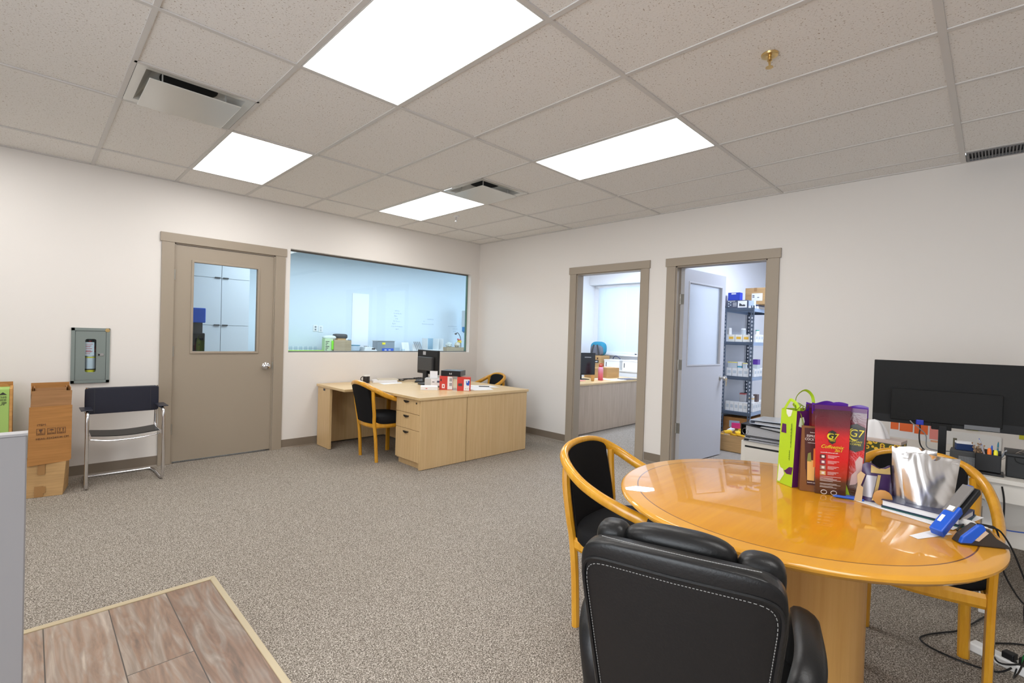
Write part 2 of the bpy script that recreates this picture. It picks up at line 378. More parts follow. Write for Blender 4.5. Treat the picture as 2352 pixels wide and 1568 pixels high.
# ceiling: lay-in tiles on a grid, with the cells of lamps and vents left open
LIGHTS = [(1, 0), (4, 0), (1, 2), (4, 2), (1, 4), (-2, 0), (-2, 2)]; VENTS = [(0, 1), (4, 1)]
bm = nb()
for i in range(-6, 8):
    for j in range(-1, 8):
        xa, xb = max(-8, GX+TX*i), min(0, GX+TX*(i+1)); yb, ya = min(0, GY-TY*j), max(-9, GY-TY*(j+1))
        if xb-xa < .01 or yb-ya < .01 or (i, j) in LIGHTS: continue
        if (i, j) in VENTS: yb = GY-TY*(j+.5)
        if i == 7 and j >= 4: continue
        box(bm, xa, xb, ya, yb, H+0.006, H+0.022)
struct('ceiling', bm, M_tile)
struct('ceiling_deck', box(nb(), -8.1, 0.1, -9.1, 0.1, 2.96, 3.0), M_dgrey)
bm = nb(); g = 0.012
for i in range(-5, 8): box(bm, GX+TX*i-g, GX+TX*i+g, -9, 0, H, H+0.0055)
for j in range(0, 7): box(bm, -8, 0, GY-TY*j-g*(1.25 if j == 4 else 1), GY-TY*j+g*(1.25 if j == 4 else 1), H-0.0012, H+0.005)
for i, j in VENTS: box(bm, GX+TX*i, GX+TX*(i+1), GY-TY*(j+.5)-g, GY-TY*(j+.5)+g, H, H+0.005)
struct('trim_3', bm, M_tee)
bm = nb(); box(bm, -8, 0, -0.022, 0, H-0.002, H+0.006); box(bm, -0.022, 0, -9, -0.02, H-0.002, H+0.006); struct('trim_4', bm, M_tee)

# baseboards (cove rubber)
def base(name, segs, axis, c, s):
    bm = nb()
    for a, q in segs:
        if axis == 'y': box(bm, a, q, c, c+s*0.004, 0, 0.10); prism(bm, [(0, 0), (s*0.012, 0), (0, 0.014)], a, q, Matrix(((0, 0, 1, 0), (1, 0, 0, c+s*0.004), (0, 1, 0, 0), (0, 0, 0, 1))))
        else: box(bm, c, c+s*0.004, a, q, 0, 0.10); prism(bm, [(0, 0), (s*0.012, 0), (0, 0.014)], a, q, Matrix(((1, 0, 0, c+s*0.004), (0, 0, 1, 0), (0, 1, 0, 0), (0, 0, 0, 1))))
    struct(name, bm, M_base)
base('baseboard_left', [(-8, -4.018), (-2.885, 0)], 'y', 0, -1)
base('baseboard_right', [(-1.788, -0.004), (-3.112, -2.906), (-9, -4.236)], 'x', 0, -1)
base('baseboard_office', [(0.13, 3.0)], 'y', -2.93, 1)

# door casings ---------------------------------------------------
def casing(name, axis, u0, u1, ztop, cw, jd=0.12, stop=True):
    r = sroot(name, (0, 0, 0))
    def bb(a, c, p, q, z0, z1):
        bm = nb()
        return box(bm, a, c, p, q, z0, z1) if axis == 'y' else box(bm, p, q, a, c, z0, z1)
    struct('side_casing', bb(u0-cw, u0, -0.016, 0, 0, ztop), M_trim, r, bev=.002)
    struct('side_casing', bb(u1, u1+cw, -0.016, 0, 0, ztop), M_trim, r, bev=.002)
    struct('head_casing', bb(u0-cw-.012, u1+cw+.012, -0.021, 0, ztop, ztop+.088), M_trim, r, bev=.002)
    bm = bb(u0, u0+.014, 0, jd, 0, ztop)
    for a in ((u1-.014, u1, 0, jd, 0, ztop), (u0, u1, 0, jd, ztop-.012, ztop+.004)):
        if axis == 'y': box(bm, a[0], a[1], a[2], a[3], a[4], a[5])
        else: box(bm, a[2], a[3], a[0], a[1], a[4], a[5])
    struct('jamb', bm, M_trim, r)
    return r
casing('trim_5', 'y', -3.915, -2.985, 2.158, 0.103)
casing('trim_6', 'x', -2.80, -1.885, 2.158, 0.100)
casing('trim_7', 'x', -4.125, -3.215, 2.154, 0.103)
# threshold gap and latch strikes
M_hinge = mat('steel_hinge', (0.42, 0.41, 0.38), 0.35, 0.8)
# door 1 (closed, half glazed)
d = sroot('door_1', (-3.45, 0.03, 0.018))
bm = nb(); X0, X1, Z0, Z1 = -3.905, -2.996, 0.018, 2.142; gx0, gx1, gz0, gz1 = -3.752, -3.156, 1.096, 1.992
box(bm, X0, gx0, .006, .05, Z0, Z1); box(bm, gx1, X1, .006, .05, Z0, Z1); box(bm, gx0, gx1, .006, .05, Z0, gz0); box(bm, gx0, gx1, .006, .05, gz1, Z1)
struct('leaf', bm, M_trim, d)
bm = nb()
for a in ((gx0-.018, gx0+.004, gz0-.018, gz1+.018), (gx1-.004, gx1+.018, gz0-.018, gz1+.018)): box(bm, a[0], a[1], -.003, .052, a[2], a[3])
for a in ((gz0-.018, gz0+.004), (gz1-.004, gz1+.018)): box(bm, gx0, gx1, -.003, .052, a[0], a[1])
struct('glazing_bead', bm, M_trim, d, bev=.003)
struct('pane', box(nb(), gx0, gx1, .026, .031, gz0, gz1), M_glass, d)
for z in (0.29, 1.05, 1.80):
    bm = nb(); cyl(bm, (-3.910, -0.005, z), .007, .10, 10); box(bm, -3.930, -3.905, -.004, .002, z, z+.10); struct('hinge', bm, M_hinge, d)
bm = nb(); lathe(bm, [(.036, 0), (.036, .006), (.014, .012), (.013, .022), (.030, .030), (.037, .044), (.034, .058), (.018, .068), (0, .070)], 28, m=Matrix.Translation((-3.062, .006, .94)) @ Euler((PI/2, 0, 0)).to_matrix().to_4x4())
struct('knob', bm, M_chrome, d, smooth=True)
struct('latch_plate', box(nb(), -2.998, -2.986, -.004, .01, .90, .98), M_hinge, d)
# door 3 (open into the storeroom)
d = bpy.data.objects.new('door_3', None); COL.objects.link(d); d['kind'] = 'structure'; d.location = (0.095, -3.228, 0.012); d.rotation_euler = (0, 0, math.radians(-5.5))
M_leaf3 = M_white2 = mat('grey_lilac_door_paint', (0.46, 0.455, 0.47), 0.42)
bm = nb(); g0, g1, z0, z1 = 0.105, 0.82, 1.08, 1.985
box(bm, 0, g0, -.045, 0, 0, 2.13); box(bm, g1, .905, -.045, 0, 0, 2.13); box(bm, g0, g1, -.045, 0, 0, z0); box(bm, g0, g1, -.045, 0, z1, 2.13)
struct('leaf', bm, M_leaf3, d, local=True)
bm = nb()
for a in ((g0-.014, g0+.004, z0-.014, z1+.014), (g1-.004, g1+.014, z0-.014, z1+.014)): box(bm, a[0], a[1], -.050, .005, a[2], a[3])
for a in ((z0-.014, z0+.004), (z1-.004, z1+.014)): box(bm, g0, g1, -.050, .005, a[0], a[1])
struct('glazing_bead', bm, M_leaf3, d, bev=.003, local=True)
struct('pane', box(nb(), g0, g1, -.025, -.020, z0, z1), mat('frosted_glass', (0.85, 0.90, 0.95), 0.25, trans=0.8), d, local=True)
for z in (0.34, 1.03, 1.74):
    bm = nb(); cyl(bm, (-.008, -.004, z), .008, .11, 10); box(bm, -.003, 0.0, -.046, 0, z, z+.11); box(bm, -.05, -.004, .002, .006, z, z+.11); struct('hinge', bm, M_hinge, d, local=True)
bm = nb()
for s in (-1, 1): lathe(bm, [(.032, 0), (.032, .006), (.013, .012), (.012, .035), (.025, .045), (.030, .058), (.026, .070), (0, .076)], 24, m=Matrix.Translation((.845, -.045 if s < 0 else 0, .92)) @ Euler((s*-PI/2, 0, 0)).to_matrix().to_4x4())
struct('knob', bm, M_nickel, d, smooth=True, local=True)
bm = nb(); tube(bm, [Vector((.845+.014*math.cos(a), -.125, .895+.014*math.sin(a))) for a in [2*PI*k/14 for k in range(14)]], .0018, 6, close=True)
box(bm, .838, .850, -.127, -.125, .83, .884); box(bm, .846, .857, -.124, -.122, .836, .884, mx())
lathe(bm, [(.003, 0), (.003, .02)], 8, m=Matrix.Translation((.845, -.12, .915)) @ Euler((PI/2, 0, 0)).to_matrix().to_4x4())
kr = obj('key', bm, M_brass, None); tag(kr, 'small bunch of keys hanging from the knob of the open storeroom door', 'keys')
kr.location = d.matrix_basis @ Vector((.845, -.125, .83)); kr.rotation_euler = (0, 0, math.radians(-5.5))

# lab window
wn = sroot('window_1', (-1.5, 0.06, 1.085))
struct('pane', box(nb(), -2.815, -0.175, .080, .090, 1.095, 2.255), M_glass, wn)
bm = nb(); box(bm, -2.822, -0.167, .070, .100, 2.246, 2.262); struct('head_channel', bm, mat('dark_bronze', (0.10, 0.09, 0.08), 0.4), wn)
bm = nb(); box(bm, -2.822, -0.167, .066, .104, 1.085, 1.099); struct('sill_channel', bm, mat('grey_sill_channel', (0.15, 0.155, 0.15), 0.4), wn)
bm = nb(); box(bm, -0.183, -0.166, .072, .098, 1.099, 2.246); struct('side_channel', bm, M_gedge, wn)
# office window with blinds
wn = sroot('window_2', (3.06, -0.95, 1.07))
bm = nb()
for a in ((-1.75, -1.71), (-.19, -.15), (-.97, -.93)): box(bm, 3.07, 3.10, a[0], a[1], 1.07, 2.38)
box(bm, 3.07, 3.10, -1.75, -.15, 1.07, 1.11); box(bm, 3.07, 3.10, -1.75, -.15, 2.34, 2.38)
struct('window_frame', bm, M_white, wn); struct('pane', box(nb(), 3.083, 3.087, -1.71, -.19, 1.11, 2.34), M_glass, wn)
bl = thing('window_blind', 'white horizontal slat blind lowered over the small office window', 'window blind', (2.99, -.95, 1.08))
M_slat = mat('white_blind_slat', (0.84, 0.86, 0.88), 0.5)
N, L, b = nodes(M_slat); tl = N.new('ShaderNodeBsdfTranslucent'); tl.inputs[0].default_value = (0.88, 0.92, 0.96, 1); xs = N.new('ShaderNodeMixShader'); xs.inputs[0].default_value = 0.55
L.new(b.outputs[0], xs.inputs[1]); L.new(tl.outputs[0], xs.inputs[2]); L.new(xs.outputs[0], N['Material Output'].inputs[0])
bm = nb(); z = 1.12
while z < 2.34: box(bm, -.012, .012, -.80, .80, -.0006, .0006, mx((2.975, -.95, z), 0, 0, math.radians(62))); z += 0.0215
obj('slats', bm, M_slat, bl); obj('head_rail', box(nb(), 2.945, 2.995, -1.76, -.14, 2.335, 2.375), M_white, bl); obj('bottom_rail', box(nb(), 2.962, 2.988, -1.75, -.15, 1.092, 1.107), M_white, bl)
bm = nb()
for y in (-.32, -.78, -1.2, -1.6): box(bm, 2.959, 2.961, y-.004, y+.004, 1.1, 2.34)
obj('ladder_tape', bm, M_white, bl)
struct('trim_8', box(nb(), 2.80, 3.0, -2.93, -.04, 2.385, 2.72), M_wallw)
struct('trim_9', box(nb(), 2.93, 3.01, -1.80, -.10, 1.04, 1.07), M_white)

# ---------------------------------------------------------------- ceiling fixtures
NM = {(1, 0): 'ceiling light panel nearest the left wall, left of the square vent', (4, 0): 'far ceiling light panel touching the small vent near the corner', (1, 2): 'largest ceiling light panel, cut by the top of the photo', (4, 2): 'long ceiling light panel above the open doorways',
      (1, 4): 'ceiling light panel overhead behind the black leather chair', (-2, 0): 'ceiling light panel by the entrance near the left wall', (-2, 2): 'ceiling light panel above the vinyl entry floor'}
for (i, j), lab in NM.items():
    xa, xb, yb, ya = GX+TX*i, GX+TX*(i+1), GY-TY*j, GY-TY*(j+1)
    t = thing('ceiling_light', 'white fluorescent '+lab, 'ceiling light', ((xa+xb)/2, (ya+yb)/2, H), group='recessed ceiling light panels')
    a, c, p, q = xa+.020, xb-.020, ya+.020, yb-.020
    bm = nb(); box(bm, a-.006, a, p-.006, q+.006, H-.001, H+.02); box(bm, c, c+.006, p-.006, q+.006, H-.001, H+.02); box(bm, a, c, p-.006, p, H-.001, H+.02); box(bm, a, c, q, q+.006, H-.001, H+.02)
    obj('frame', bm, M_white, t)
    obj('diffuser', box(nb(), a, c, p, q, H+.003, H+.007), M_lite, t)
    bm = nb(); box(bm, a, c, p, q, H+.09, H+.10); obj('housing', bm, M_white, t)
M_vent = mat('vent_enamel', (0.66, 0.66, 0.63), 0.25, 0.2)
for k, (i, j) in enumerate(VENTS):
    xa, xb, yb = GX+TX*i, GX+TX*(i+1), GY-TY*j; ya = yb-TY/2
    t = thing('ceiling_vent', ['square supply vent with a dropped plate, between the left and largest light panels', 'small square supply vent beside the far light panel near the corner'][k], 'ceiling vent', ((xa+xb)/2, (ya+yb)/2, H), group='square ceiling vents')
    x0, x1, y0, y1 = xa+.014, xb-.014, ya+.014, yb-.014; f = .045; bm = nb(); V = []
    for (o, zz) in ((0, H), (f, H+.004), (f+.05, H+.075), (f+.10, H+.095)): V.append([bm.verts.new(q) for q in ((x0+o, y0+o, zz), (x1-o, y0+o, zz), (x1-o, y1-o, zz), (x0+o, y1-o, zz))])
    for r in range(3):
        for s in range(4): bm.faces.new((V[r][s], V[r][(s+1) % 4], V[r+1][(s+1) % 4], V[r+1][s]))
    bm.faces.new(V[3]); obj('pan', bm, M_vent, t, smooth=True)
    bm = nb(); cyl(bm, ((xa+xb)/2, (ya+yb)/2, H+.088), .15, .012, 32); obj('duct_opening', bm, M_dark, t)
    bm = nb(); box(bm, x0+.062, x1-.062, y0+.062, y1-.062, H-.034, H-.028); obj('plate', bm, M_vent, t, bev=.006)
    for sx in (-1, 1):
        for sy in (-1, 1): bm = nb(); cyl(bm, ((xa+xb)/2+sx*.16, (ya+yb)/2+sy*.16, H-.028), .004, .118, 8); obj('bracket', bm, M_vent, t)
t = thing('linear_grille', 'grey linear air grille in the ceiling edge above the right wall', 'air grille', (-.135, -7.0, H))
M_gr = mat('grey_grille', (0.20, 0.20, 0.21), 0.5, 0.2)
bm = nb(); box(bm, -.245, -.222, -9, -5.47, H-.003, H+.006); box(bm, -.03, -.0225, -9, -5.47, H-.003, H+.006); box(bm, -.222, -.03, -5.485, -5.47, H-.003, H+.006); obj('frame', bm, M_gr, t)
bm = nb(); y = -5.50
while y > -9: box(bm, -.222, -.03, y-.0035, y+.0035, H-.001, H+.018); y -= .017
obj('blades', bm, M_gr, t); obj('backing', box(nb(), -.25, -.02, -9, -5.47, H+.02, H+.025), M_dgrey, t)
for k, (x, y) in enumerate(((-2.397, -4.846), (-1.351, -1.111))):
    t = thing('sprinkler_head', ['brass sprinkler head with escutcheon on the near right ceiling', 'small sprinkler head below the far ceiling light panel'][k], 'sprinkler', (x, y, H-.06), group='ceiling sprinklers')
    bm = nb(); lathe(bm, [(.038, H+.005), (.036, H-.004), (.022, H-.008), (.014, H-.006)], 24, (x, y, 0)); obj('escutcheon', bm, M_brass if k == 0 else M_white, t, smooth=True)
    bm = nb(); lathe(bm, [(.008, H), (.008, H-.022), (.012, H-.026), (.006, H-.03)], 12, (x, y, 0)); tube(bm, [(x-.009, y, H-.024), (x-.012, y, H-.04), (x, y, H-.055)], .002, 6); tube(bm, [(x+.009, y, H-.024), (x+.012, y, H-.04), (x, y, H-.055)], .002, 6); cyl(bm, (x, y, H-.05), .0035, .025, 8); lathe(bm, [(.004, H-.052), (.017, H-.057), (.017, H-.059), (0, H-.06)], 14, (x, y, 0)); obj('nozzle', bm, M_brass if k == 0 else M_chrome, t, smooth=True)

# ================================================================ LEFT WALL: cabinet, cartons, chrome chair, panel
def P3(m4, q): return m4 @ Vector(q)
# low grey partition in the near left foreground
t = thing('partition_panel', 'smooth grey low partition panel cut off at the left edge of the photo', 'partition', (-5.6, -3.88, 0))
obj('panel', box(nb(), -6.6, -4.898, -3.90, -3.86, 0.02, 1.062), M_greyp, t, bev=.003)
obj('foot_rail', box(nb(), -6.6, -4.902, -3.91, -3.85, 0, .02), M_dgrey, t)
obj('top_cap', box(nb(), -6.6, -4.8968, -3.902, -3.858, 1.062, 1.068), mat('pale_grey_cap', (.36, .355, .365), .4), t)

# recessed fire cabinet
t = thing('fire_cabinet', 'grey-green recessed fire extinguisher cabinet on the left wall', 'fire cabinet', (-4.515, 0, .822))
x0, x1, z0, z1 = -4.645, -4.385, .822, 1.309
bm = nb(); f = .026
for a in ((x0, x0+f, z0, z1), (x1-f, x1, z0, z1), (x0, x1, z0, z0+f), (x0, x1, z1-f, z1)): box(bm, a[0], a[1], -.016, 0.002, a[2], a[3])
obj('frame', bm, M_cab, t, bev=.002)
dx0, dx1, dz0, dz1 = x0+f+.002, x1-f-.002, z0+f+.002, z1-f-.002; wx0, wx1, wz0, wz1 = -4.552, -4.478, .918, 1.212
bm = nb()
outer = [(dx0, dz0), (dx1, dz0), (dx1, dz1), (dx0, dz1)]
def rrect(x0, x1, z0, z1, r, n=5):
    P = []
    for cx, cz, a0 in ((x1-r, z0+r, -PI/2), (x1-r, z1-r, 0), (x0+r, z1-r, PI/2), (x0+r, z0+r, PI)):
        for k in range(n+1): a = a0+PI/2*k/n; P.append((cx+r*math.cos(a), cz+r*math.sin(a)))
    return P
def plate_hole(bm, o, h, y0, y1):
    # outer rounded rect and hole rounded rect with equal point counts, in the xz plane
    n = len(h); rows = []
    for P, y in ((o, y0), (h, y0), (h, y1), (o, y1)): rows.append([bm.verts.new((p[0], y, p[1])) for p in P])
    for r in range(4):
        a, c = rows[r], rows[(r+1) % 4]
        for k in range(n): bm.faces.new((a[k], a[(k+1) % n], c[(k+1) % n], c[k]))
plate_hole(bm, rrect(dx0, dx1, dz0, dz1, .006), rrect(wx0, wx1, wz0, wz1, .015), -.012, -.004)
dr = obj('door', bm, M_cab, t)
obj('pane', box(nb(), wx0-.004, wx1+.004, -.004, -.002, wz0-.004, wz1+.004), M_clear, dr)
bm = nb(); box(bm, dx1-.048, dx1-.014, -.016, -.010, 1.062, 1.084); obj('latch', bm, M_chrome, dr)
obj('latch_slot', box(nb(), dx1-.052, dx1-.040, -.0165, -.0115, 1.064, 1.080), M_dark, dr)
bm = nb(); zz = dz0+.01
while zz < dz1-.01: box(bm, dx0-.0035, dx0+.001, -.0155, -.010, zz, zz+.008); zz += .012
obj('piano_hinge', bm, mat('dark_cab_hinge', (.09, .12, .11), .4), dr)
bm = nb(); lathe(bm, [(0, 0), (.017, 0), (.016, .003), (0, .0035)], 18, m=mx((x1-.018, -.016, z1-.018), 0, PI/2)); obj('round_seal', bm, M_brass, t, smooth=True)
bm = nb(); box(bm, x0+f-.01, x1-f+.01, .098, .10, z0+f-.01, z1-f+.01); box(bm, x0+f-.012, x0+f-.01, 0, .10, z0+f-.01, z1-f+.01); box(bm, x1-f+.01, x1-f+.012, 0, .10, z0+f-.01, z1-f+.01); box(bm, x0+f-.01, x1-f+.01, 0, .10, z0+f-.012, z0+f-.01); box(bm, x0+f-.01, x1-f+.01, 0, .1, z1-f+.01, z1-f+.012)
obj('liner', bm, M_dgrey, t)
t = thing('fire_extinguisher', 'red fire extinguisher seen through the slot of the wall cabinet', 'fire extinguisher', (-4.515, .052, z0+f-.01))
bz = z0+f-.01
bm = nb(); lathe(bm, [(.036, bz), (.040, bz+.008), (.040, bz+.29), (.030, bz+.33), (.012, bz+.345), (.012, bz+.36)], 24, (-4.515, .052, 0)); obj('cylinder', bm, mat('extinguisher_red', (.45, .01, .01), .25), t, smooth=True)
bm = nb(); lathe(bm, [(.0405, bz+.105), (.0405, bz+.255)], 24, (-4.515, .052, 0)); obj('label', bm, M_paper, t, smooth=True)
bm = nb(); lathe(bm, [(.0408, bz+.075), (.0408, bz+.098)], 24, (-4.515, .052, 0)); obj('yellow_band', bm, M_yel, t, smooth=True); bm = nb(); lathe(bm, [(.0412, bz+.205), (.0412, bz+.215)], 24, (-4.515, .052, 0)); obj('yellow_band', bm, M_yel, t, smooth=True)
bm = nb(); lathe(bm, [(.0407, bz+.03), (.0407, bz+.074)], 24, (-4.515, .052, 0)); lathe(bm, [(.0409, bz+.099), (.0409, bz+.108)], 24, (-4.515, .052, 0)); obj('black_band', bm, M_ink, t, smooth=True)
for zt, s in ((.235, 'ABC'), (.17, 'FIRE'), (.13, 'PULL PIN')): pass
bm = nb(); box(bm, -4.551, -4.490, .008, .010, bz+.225, bz+.345, mx()); obj('inspection_tag', bm, M_paper, t)
bm = nb()
for k, zz in enumerate((.24, .255, .262, .27, .285, .30, .31, .325)): box(bm, -4.547, -4.547+.03+.02*((k*37) % 5)/5, .007, .0079, bz+zz, bz+zz+.004)
obj('tag_print', bm, M_red, t)
bm = nb(); box(bm, -4.535, -4.495, .02, .05, bz+.36, bz+.375); box(bm, -4.54, -4.49, .0, .02, bz+.37, bz+.385); obj('lever', bm, M_black, t)

# cartons by the wall
t = thing('closed_carton', 'plain taped brown carton on the carpet under the open printed carton', 'cardboard box', (-4.80, -.36, 0))
bm = nb(); V = [bm.verts.new(q) for q in ((-4.915, -.475, 0), (-4.700, -.52, 0), (-4.655, -.25, 0), (-4.90, -.22, 0), (-4.915, -.480, .262), (-4.682, -.515, .262), (-4.650, -.25, .262), (-4.90, -.22, .262))]
for f_ in ((0, 3, 2, 1), (4, 5, 6, 7), (0, 1, 5, 4), (1, 2, 6, 5), (2, 3, 7, 6), (3, 0, 4, 7)): bm.faces.new([V[i] for i in f_])
obj('carton_body', bm, M_cardl, t, bev=.003)
bm = nb(); mm = mx((-4.83, -.4985, 0), -.18); box(bm, -.028, .022, -.001, .001, 0.002, .085, mm); box(bm, .020, .034, -.0012, .0008, .03, .08, mm); obj('tape', bm, M_tape, t); bm = nb(); box(bm, -.012, .030, -.001, .001, .175, .255, mm); obj('tape', bm, M_tape, t)
t = thing('open_carton', 'open brown carton with a printed front flap hanging down, stacked on a taped carton', 'cardboard box', (-4.77, -.37, .264))
xa, xb, ya, yb, za, zb = -4.885, -4.660, -.492, -.25, .264, .80; w_ = .004
bm = nb(); box(bm, xa, xb, ya, ya+w_, za, zb); box(bm, xa, xb, yb-w_, yb, za, .862); box(bm, xa, xa+w_, ya, yb, za, zb+.04); box(bm, xb-w_, xb, ya, yb, za, zb+.04); box(bm, xa, xb, ya, yb, za, za+w_)
obj('carton_body', bm, M_card, t)
bm = nb(); box(bm, xa+.018, xb-.02, ya+.05, ya+.054, .5, .838); box(bm, xa+.018, xa+.022, ya+.05, yb-.01, .5, .838); box(bm, xb-.024, xb-.02, ya+.05, yb-.01, .5, .838); obj('inner_liner', bm, M_cardi, t)
bm = nb(); prism(bm, [(-4.887, .700), (-4.657, .700), (-4.654, .818), (-4.880, .822)], 0, .004, Matrix(((1, 0, 0, 0), (0, 0, -1, -.500), (0, 1, 0, 0), (0, 0, 0, 1)))); obj('upper_flap', bm, M_cardi, t)
bm = nb(); prism(bm, [(-4.893, .700), (-4.652, .703), (-4.653, .275), (-4.668, .262), (-4.899, .250)], 0, .005, Matrix(((1, 0, 0, 0), (0, 0, -1, -.506), (0, 1, 0, 0), (0, 0, 0, 1)))); fl = obj('printed_flap', bm, M_card, t, bev=.0015)
yt = -.5125
text('lettering', 'ITEM:', .023, M_inkbr, fl, (-4.850, yt, .560), (1, 0, 0), (0, 0, 1), 'LEFT', local=False)
text('lettering', 'MEAS: 52X24X44 CM', .0205, M_inkbr, fl, (-4.855, yt, .452), (1, 0, .03), (0, 0, 1), 'LEFT')
for k, cx in enumerate((-4.828, -4.768, -4.712)):
    bm = nb(); s, cz = .024, .508
    for a in ((-s, s, -s, -s+.0025), (-s, s, s-.0025, s), (-s, -s+.0025, -s, s), (s-.0025, s, -s, s), (-s, s, -.012, -.0105)): box(bm, cx+a[0], cx+a[1], yt, yt+.001, cz+a[2], cz+a[3])
    Mx = Matrix(((1, 0, 0, cx), (0, 0, -1, yt+.001), (0, 1, 0, cz), (0, 0, 0, 1)))
    if k == 0: prism(bm, [(-.010, .018), (.010, .018), (.009, .006), (.002, 0), (.002, -.006), (.008, -.009), (-.008, -.009), (-.002, -.006), (-.002, 0), (-.009, .006)], 0, .001, Mx)
    elif k == 1: prism(bm, [(-.015, .006), (-.008, .013), (0, .016), (.008, .013), (.015, .006)], 0, .001, Mx); prism(bm, [(-.001, .006), (.001, .006), (.001, -.008), (-.001, -.008)], 0, .001, Mx)
    else:
        for o in (-.009, .009): prism(bm, [(o-.002, -.006), (o+.002, -.006), (o+.002, .010), (o+.006, .010), (o, .018), (o-.006, .010), (o-.002, .010)], 0, .001, Mx)
    obj('handling_symbol', bm, M_inkbr, fl)
    text('lettering', ['FRAGILE', 'KEEP DRY', 'THIS UP'][k], .009, M_inkbr, fl, (cx, yt, cz-.018), (1, 0, 0), (0, 0, 1))
t = thing('green_carton', 'lime green carton marked this side up behind the grey partition', 'cardboard box', (-5.14, -.27, 0))
obj('carton_body', box(nb(), -5.30, -5.000, -.42, -.12, 0, .838), M_lgreen, t, bev=.003)
obj('side_panel', box(nb(), -4.9995, -4.984, -.42, -.12, 0, .838), cardboard('orange_cardboard', (.55, .30, .10)), t)
bm = nb(); box(bm, -5.30, -4.986, -.135, -.120, .838, .868); prism(bm, [(-5.30, .838), (-5.0, .838), (-5.02, .858), (-5.29, .852)], -.05, .0, Matrix(((1, 0, 0, 0), (0, 0, 1, -.18), (0, 1, 0, 0), (0, 0, 0, 1)))); obj('open_flap', bm, M_card, t)
text('lettering', 'THIS\nSIDE', .020, M_ink, t, (-5.034, -.4215, .766), (1, 0, 0), (0, 0, 1)); text('lettering', 'UP', .036, M_ink, t, (-5.036, -.4215, .728), (1, 0, 0), (0, 0, 1))
bm = nb(); prism(bm, [(-.022, 0), (.022, 0), (0, .020)], 0, .001, Matrix(((1, 0, 0, -5.034), (0, 0, -1, -.4205), (0, 1, 0, .795), (0, 0, 0, 1)))); obj('arrow_symbol', bm, M_ink, t)

# chrome cantilever chair, local: front -y
t = thing('cantilever_chair', 'chrome cantilever armchair with black leather sling seat against the left wall', 'chair', (-4.31, -.33, 0))
cx = -4.31
pth = lambda s: smoothpts([(cx+s*.237, -.255, .800), (cx+s*.237, -.25, .62), (cx+s*.237, -.235, .46), (cx+s*.237, -.27, .425), (cx+s*.237, -.36, .420), (cx+s*.237, -.505, .425)], 6)
for s in (-1, 1):
    bm = nb(); tube(bm, pth(s), .0125, 12); cyl(bm, (cx+s*.237, -.255, .798), .0135, .008, 12); cyl(bm, (cx+s*.237, -.517, .425), .017, .02, 14, 'y'); obj('seat_rail', bm, M_chrome, t, smooth=True)
    q = [(cx+s*.247, -.27, .628), (cx+s*.249, -.36, .628), (cx+s*.25, -.46, .628), (cx+s*.25, -.50, .618), (cx+s*.251, -.522, .585), (cx+s*.252, -.525, .50), (cx+s*.253, -.525, .20), (cx+s*.253, -.522, .055), (cx+s*.25, -.495, .017), (cx+s*.247, -.43, .0125), (cx+s*.245, -.25, .0125), (cx+s*.24, -.10, .0125)]
    if s > 0: q = q[:-1]+[(cx+.232, -.11, .0125)]
    bm = nb(); tube(bm, smoothpts(q, 6), .0125, 12); obj('side_frame', bm, M_chrome, t, smooth=True)
    bm = nb(); box(bm, cx+s*.215, cx+s*.29, -.50, -.28, .640, .648); obj('armrest', bm, M_navyl, t, bev=.003)
bm = nb(); tube(bm, [(cx-.243, -.10, .0125), (cx+.235, -.10, .0125)], .0125, 12); obj('floor_bar', bm, M_chrome, t, smooth=True); bm = nb(); tube(bm, smoothpts([(cx-.235, -.45, .40), (cx-.1, -.45, .375), (cx+.1, -.45, .378), (cx+.235, -.45, .398)], 5), .006, 8); obj('cross_bar', bm, M_chrome, t, smooth=True)
bm = nb(); grid(bm, lambda u, v: (cx-.225+.45*u, -.500+.235*v, .436-.018*math.sin(PI*u)+.01*v), 12, 6); obj('seat', bm, M_leather, t, solid=.006, smooth=True)
bm = nb(); super_e(bm, (cx, -.255, .692), .255, .017, .112, .12, .25, 36, 12); obj('backrest', bm, M_navyl, t, smooth=True)
bm = nb()
for s in (-1, 1): box(bm, cx+s*.192-.001, cx+s*.192+.001, -.2725, -.270, .59, .795)
obj('stitching', bm, M_dgrey, t)

# ================================================================ DESKS IN THE CORNER
M_hand = mat('dark_bronze_pull', (.035, .030, .026), .4, .4)
t = thing('corner_desk', 'pale maple L-shaped desk with three drawers facing the left wall', 'desk', (-2.0, -.9, 0))
bm = nb(); prism(bm, [(-2.205, -1.722), (-1.595, -1.722), (-1.595, -.022), (-2.50, -.022), (-2.50, -.735), (-2.26, -.735), (-2.225, -.75), (-2.205, -.79)], .692, .72); obj('desktop', bm, M_birchtop, t, bev=.003)
obj('end_panel', box(nb(), -2.182, -1.600, -1.708, -1.688, 0.004, .692), M_birch, t, bev=.0015)
bm = nb(); box(bm, -2.16, -1.61, -1.688, -1.255, .055, .692); box(bm, -2.14, -1.61, -1.685, -1.262, 0, .055); obj('drawer_carcass', bm, M_birch, t)
for k, (a, c) in enumerate(((.545, .686), (.384, .541), (.070, .380))):
    dw = obj('drawer', box(nb(), -2.180, -2.161, -1.684, -1.258, a, c), M_birch, t, bev=.002)
    hz = c-.020-.004*(k > 0); bm = nb()
    prism(bm, [(-.045+.09*q/10, -.022*math.sin(PI*q/10)**.6) for q in range(11)], 0, .014, Matrix(((0, 0, -1, -2.1795), (-1, 0, 0, -1.455), (0, 1, 0, hz), (0, 0, 0, 1)))); obj('pull', bm, M_hand, dw)
bm = nb(); cyl(bm, (-2.184, -1.628, .655), .009, .006, 14, 'x'); obj('lock', bm, M_hand, t)
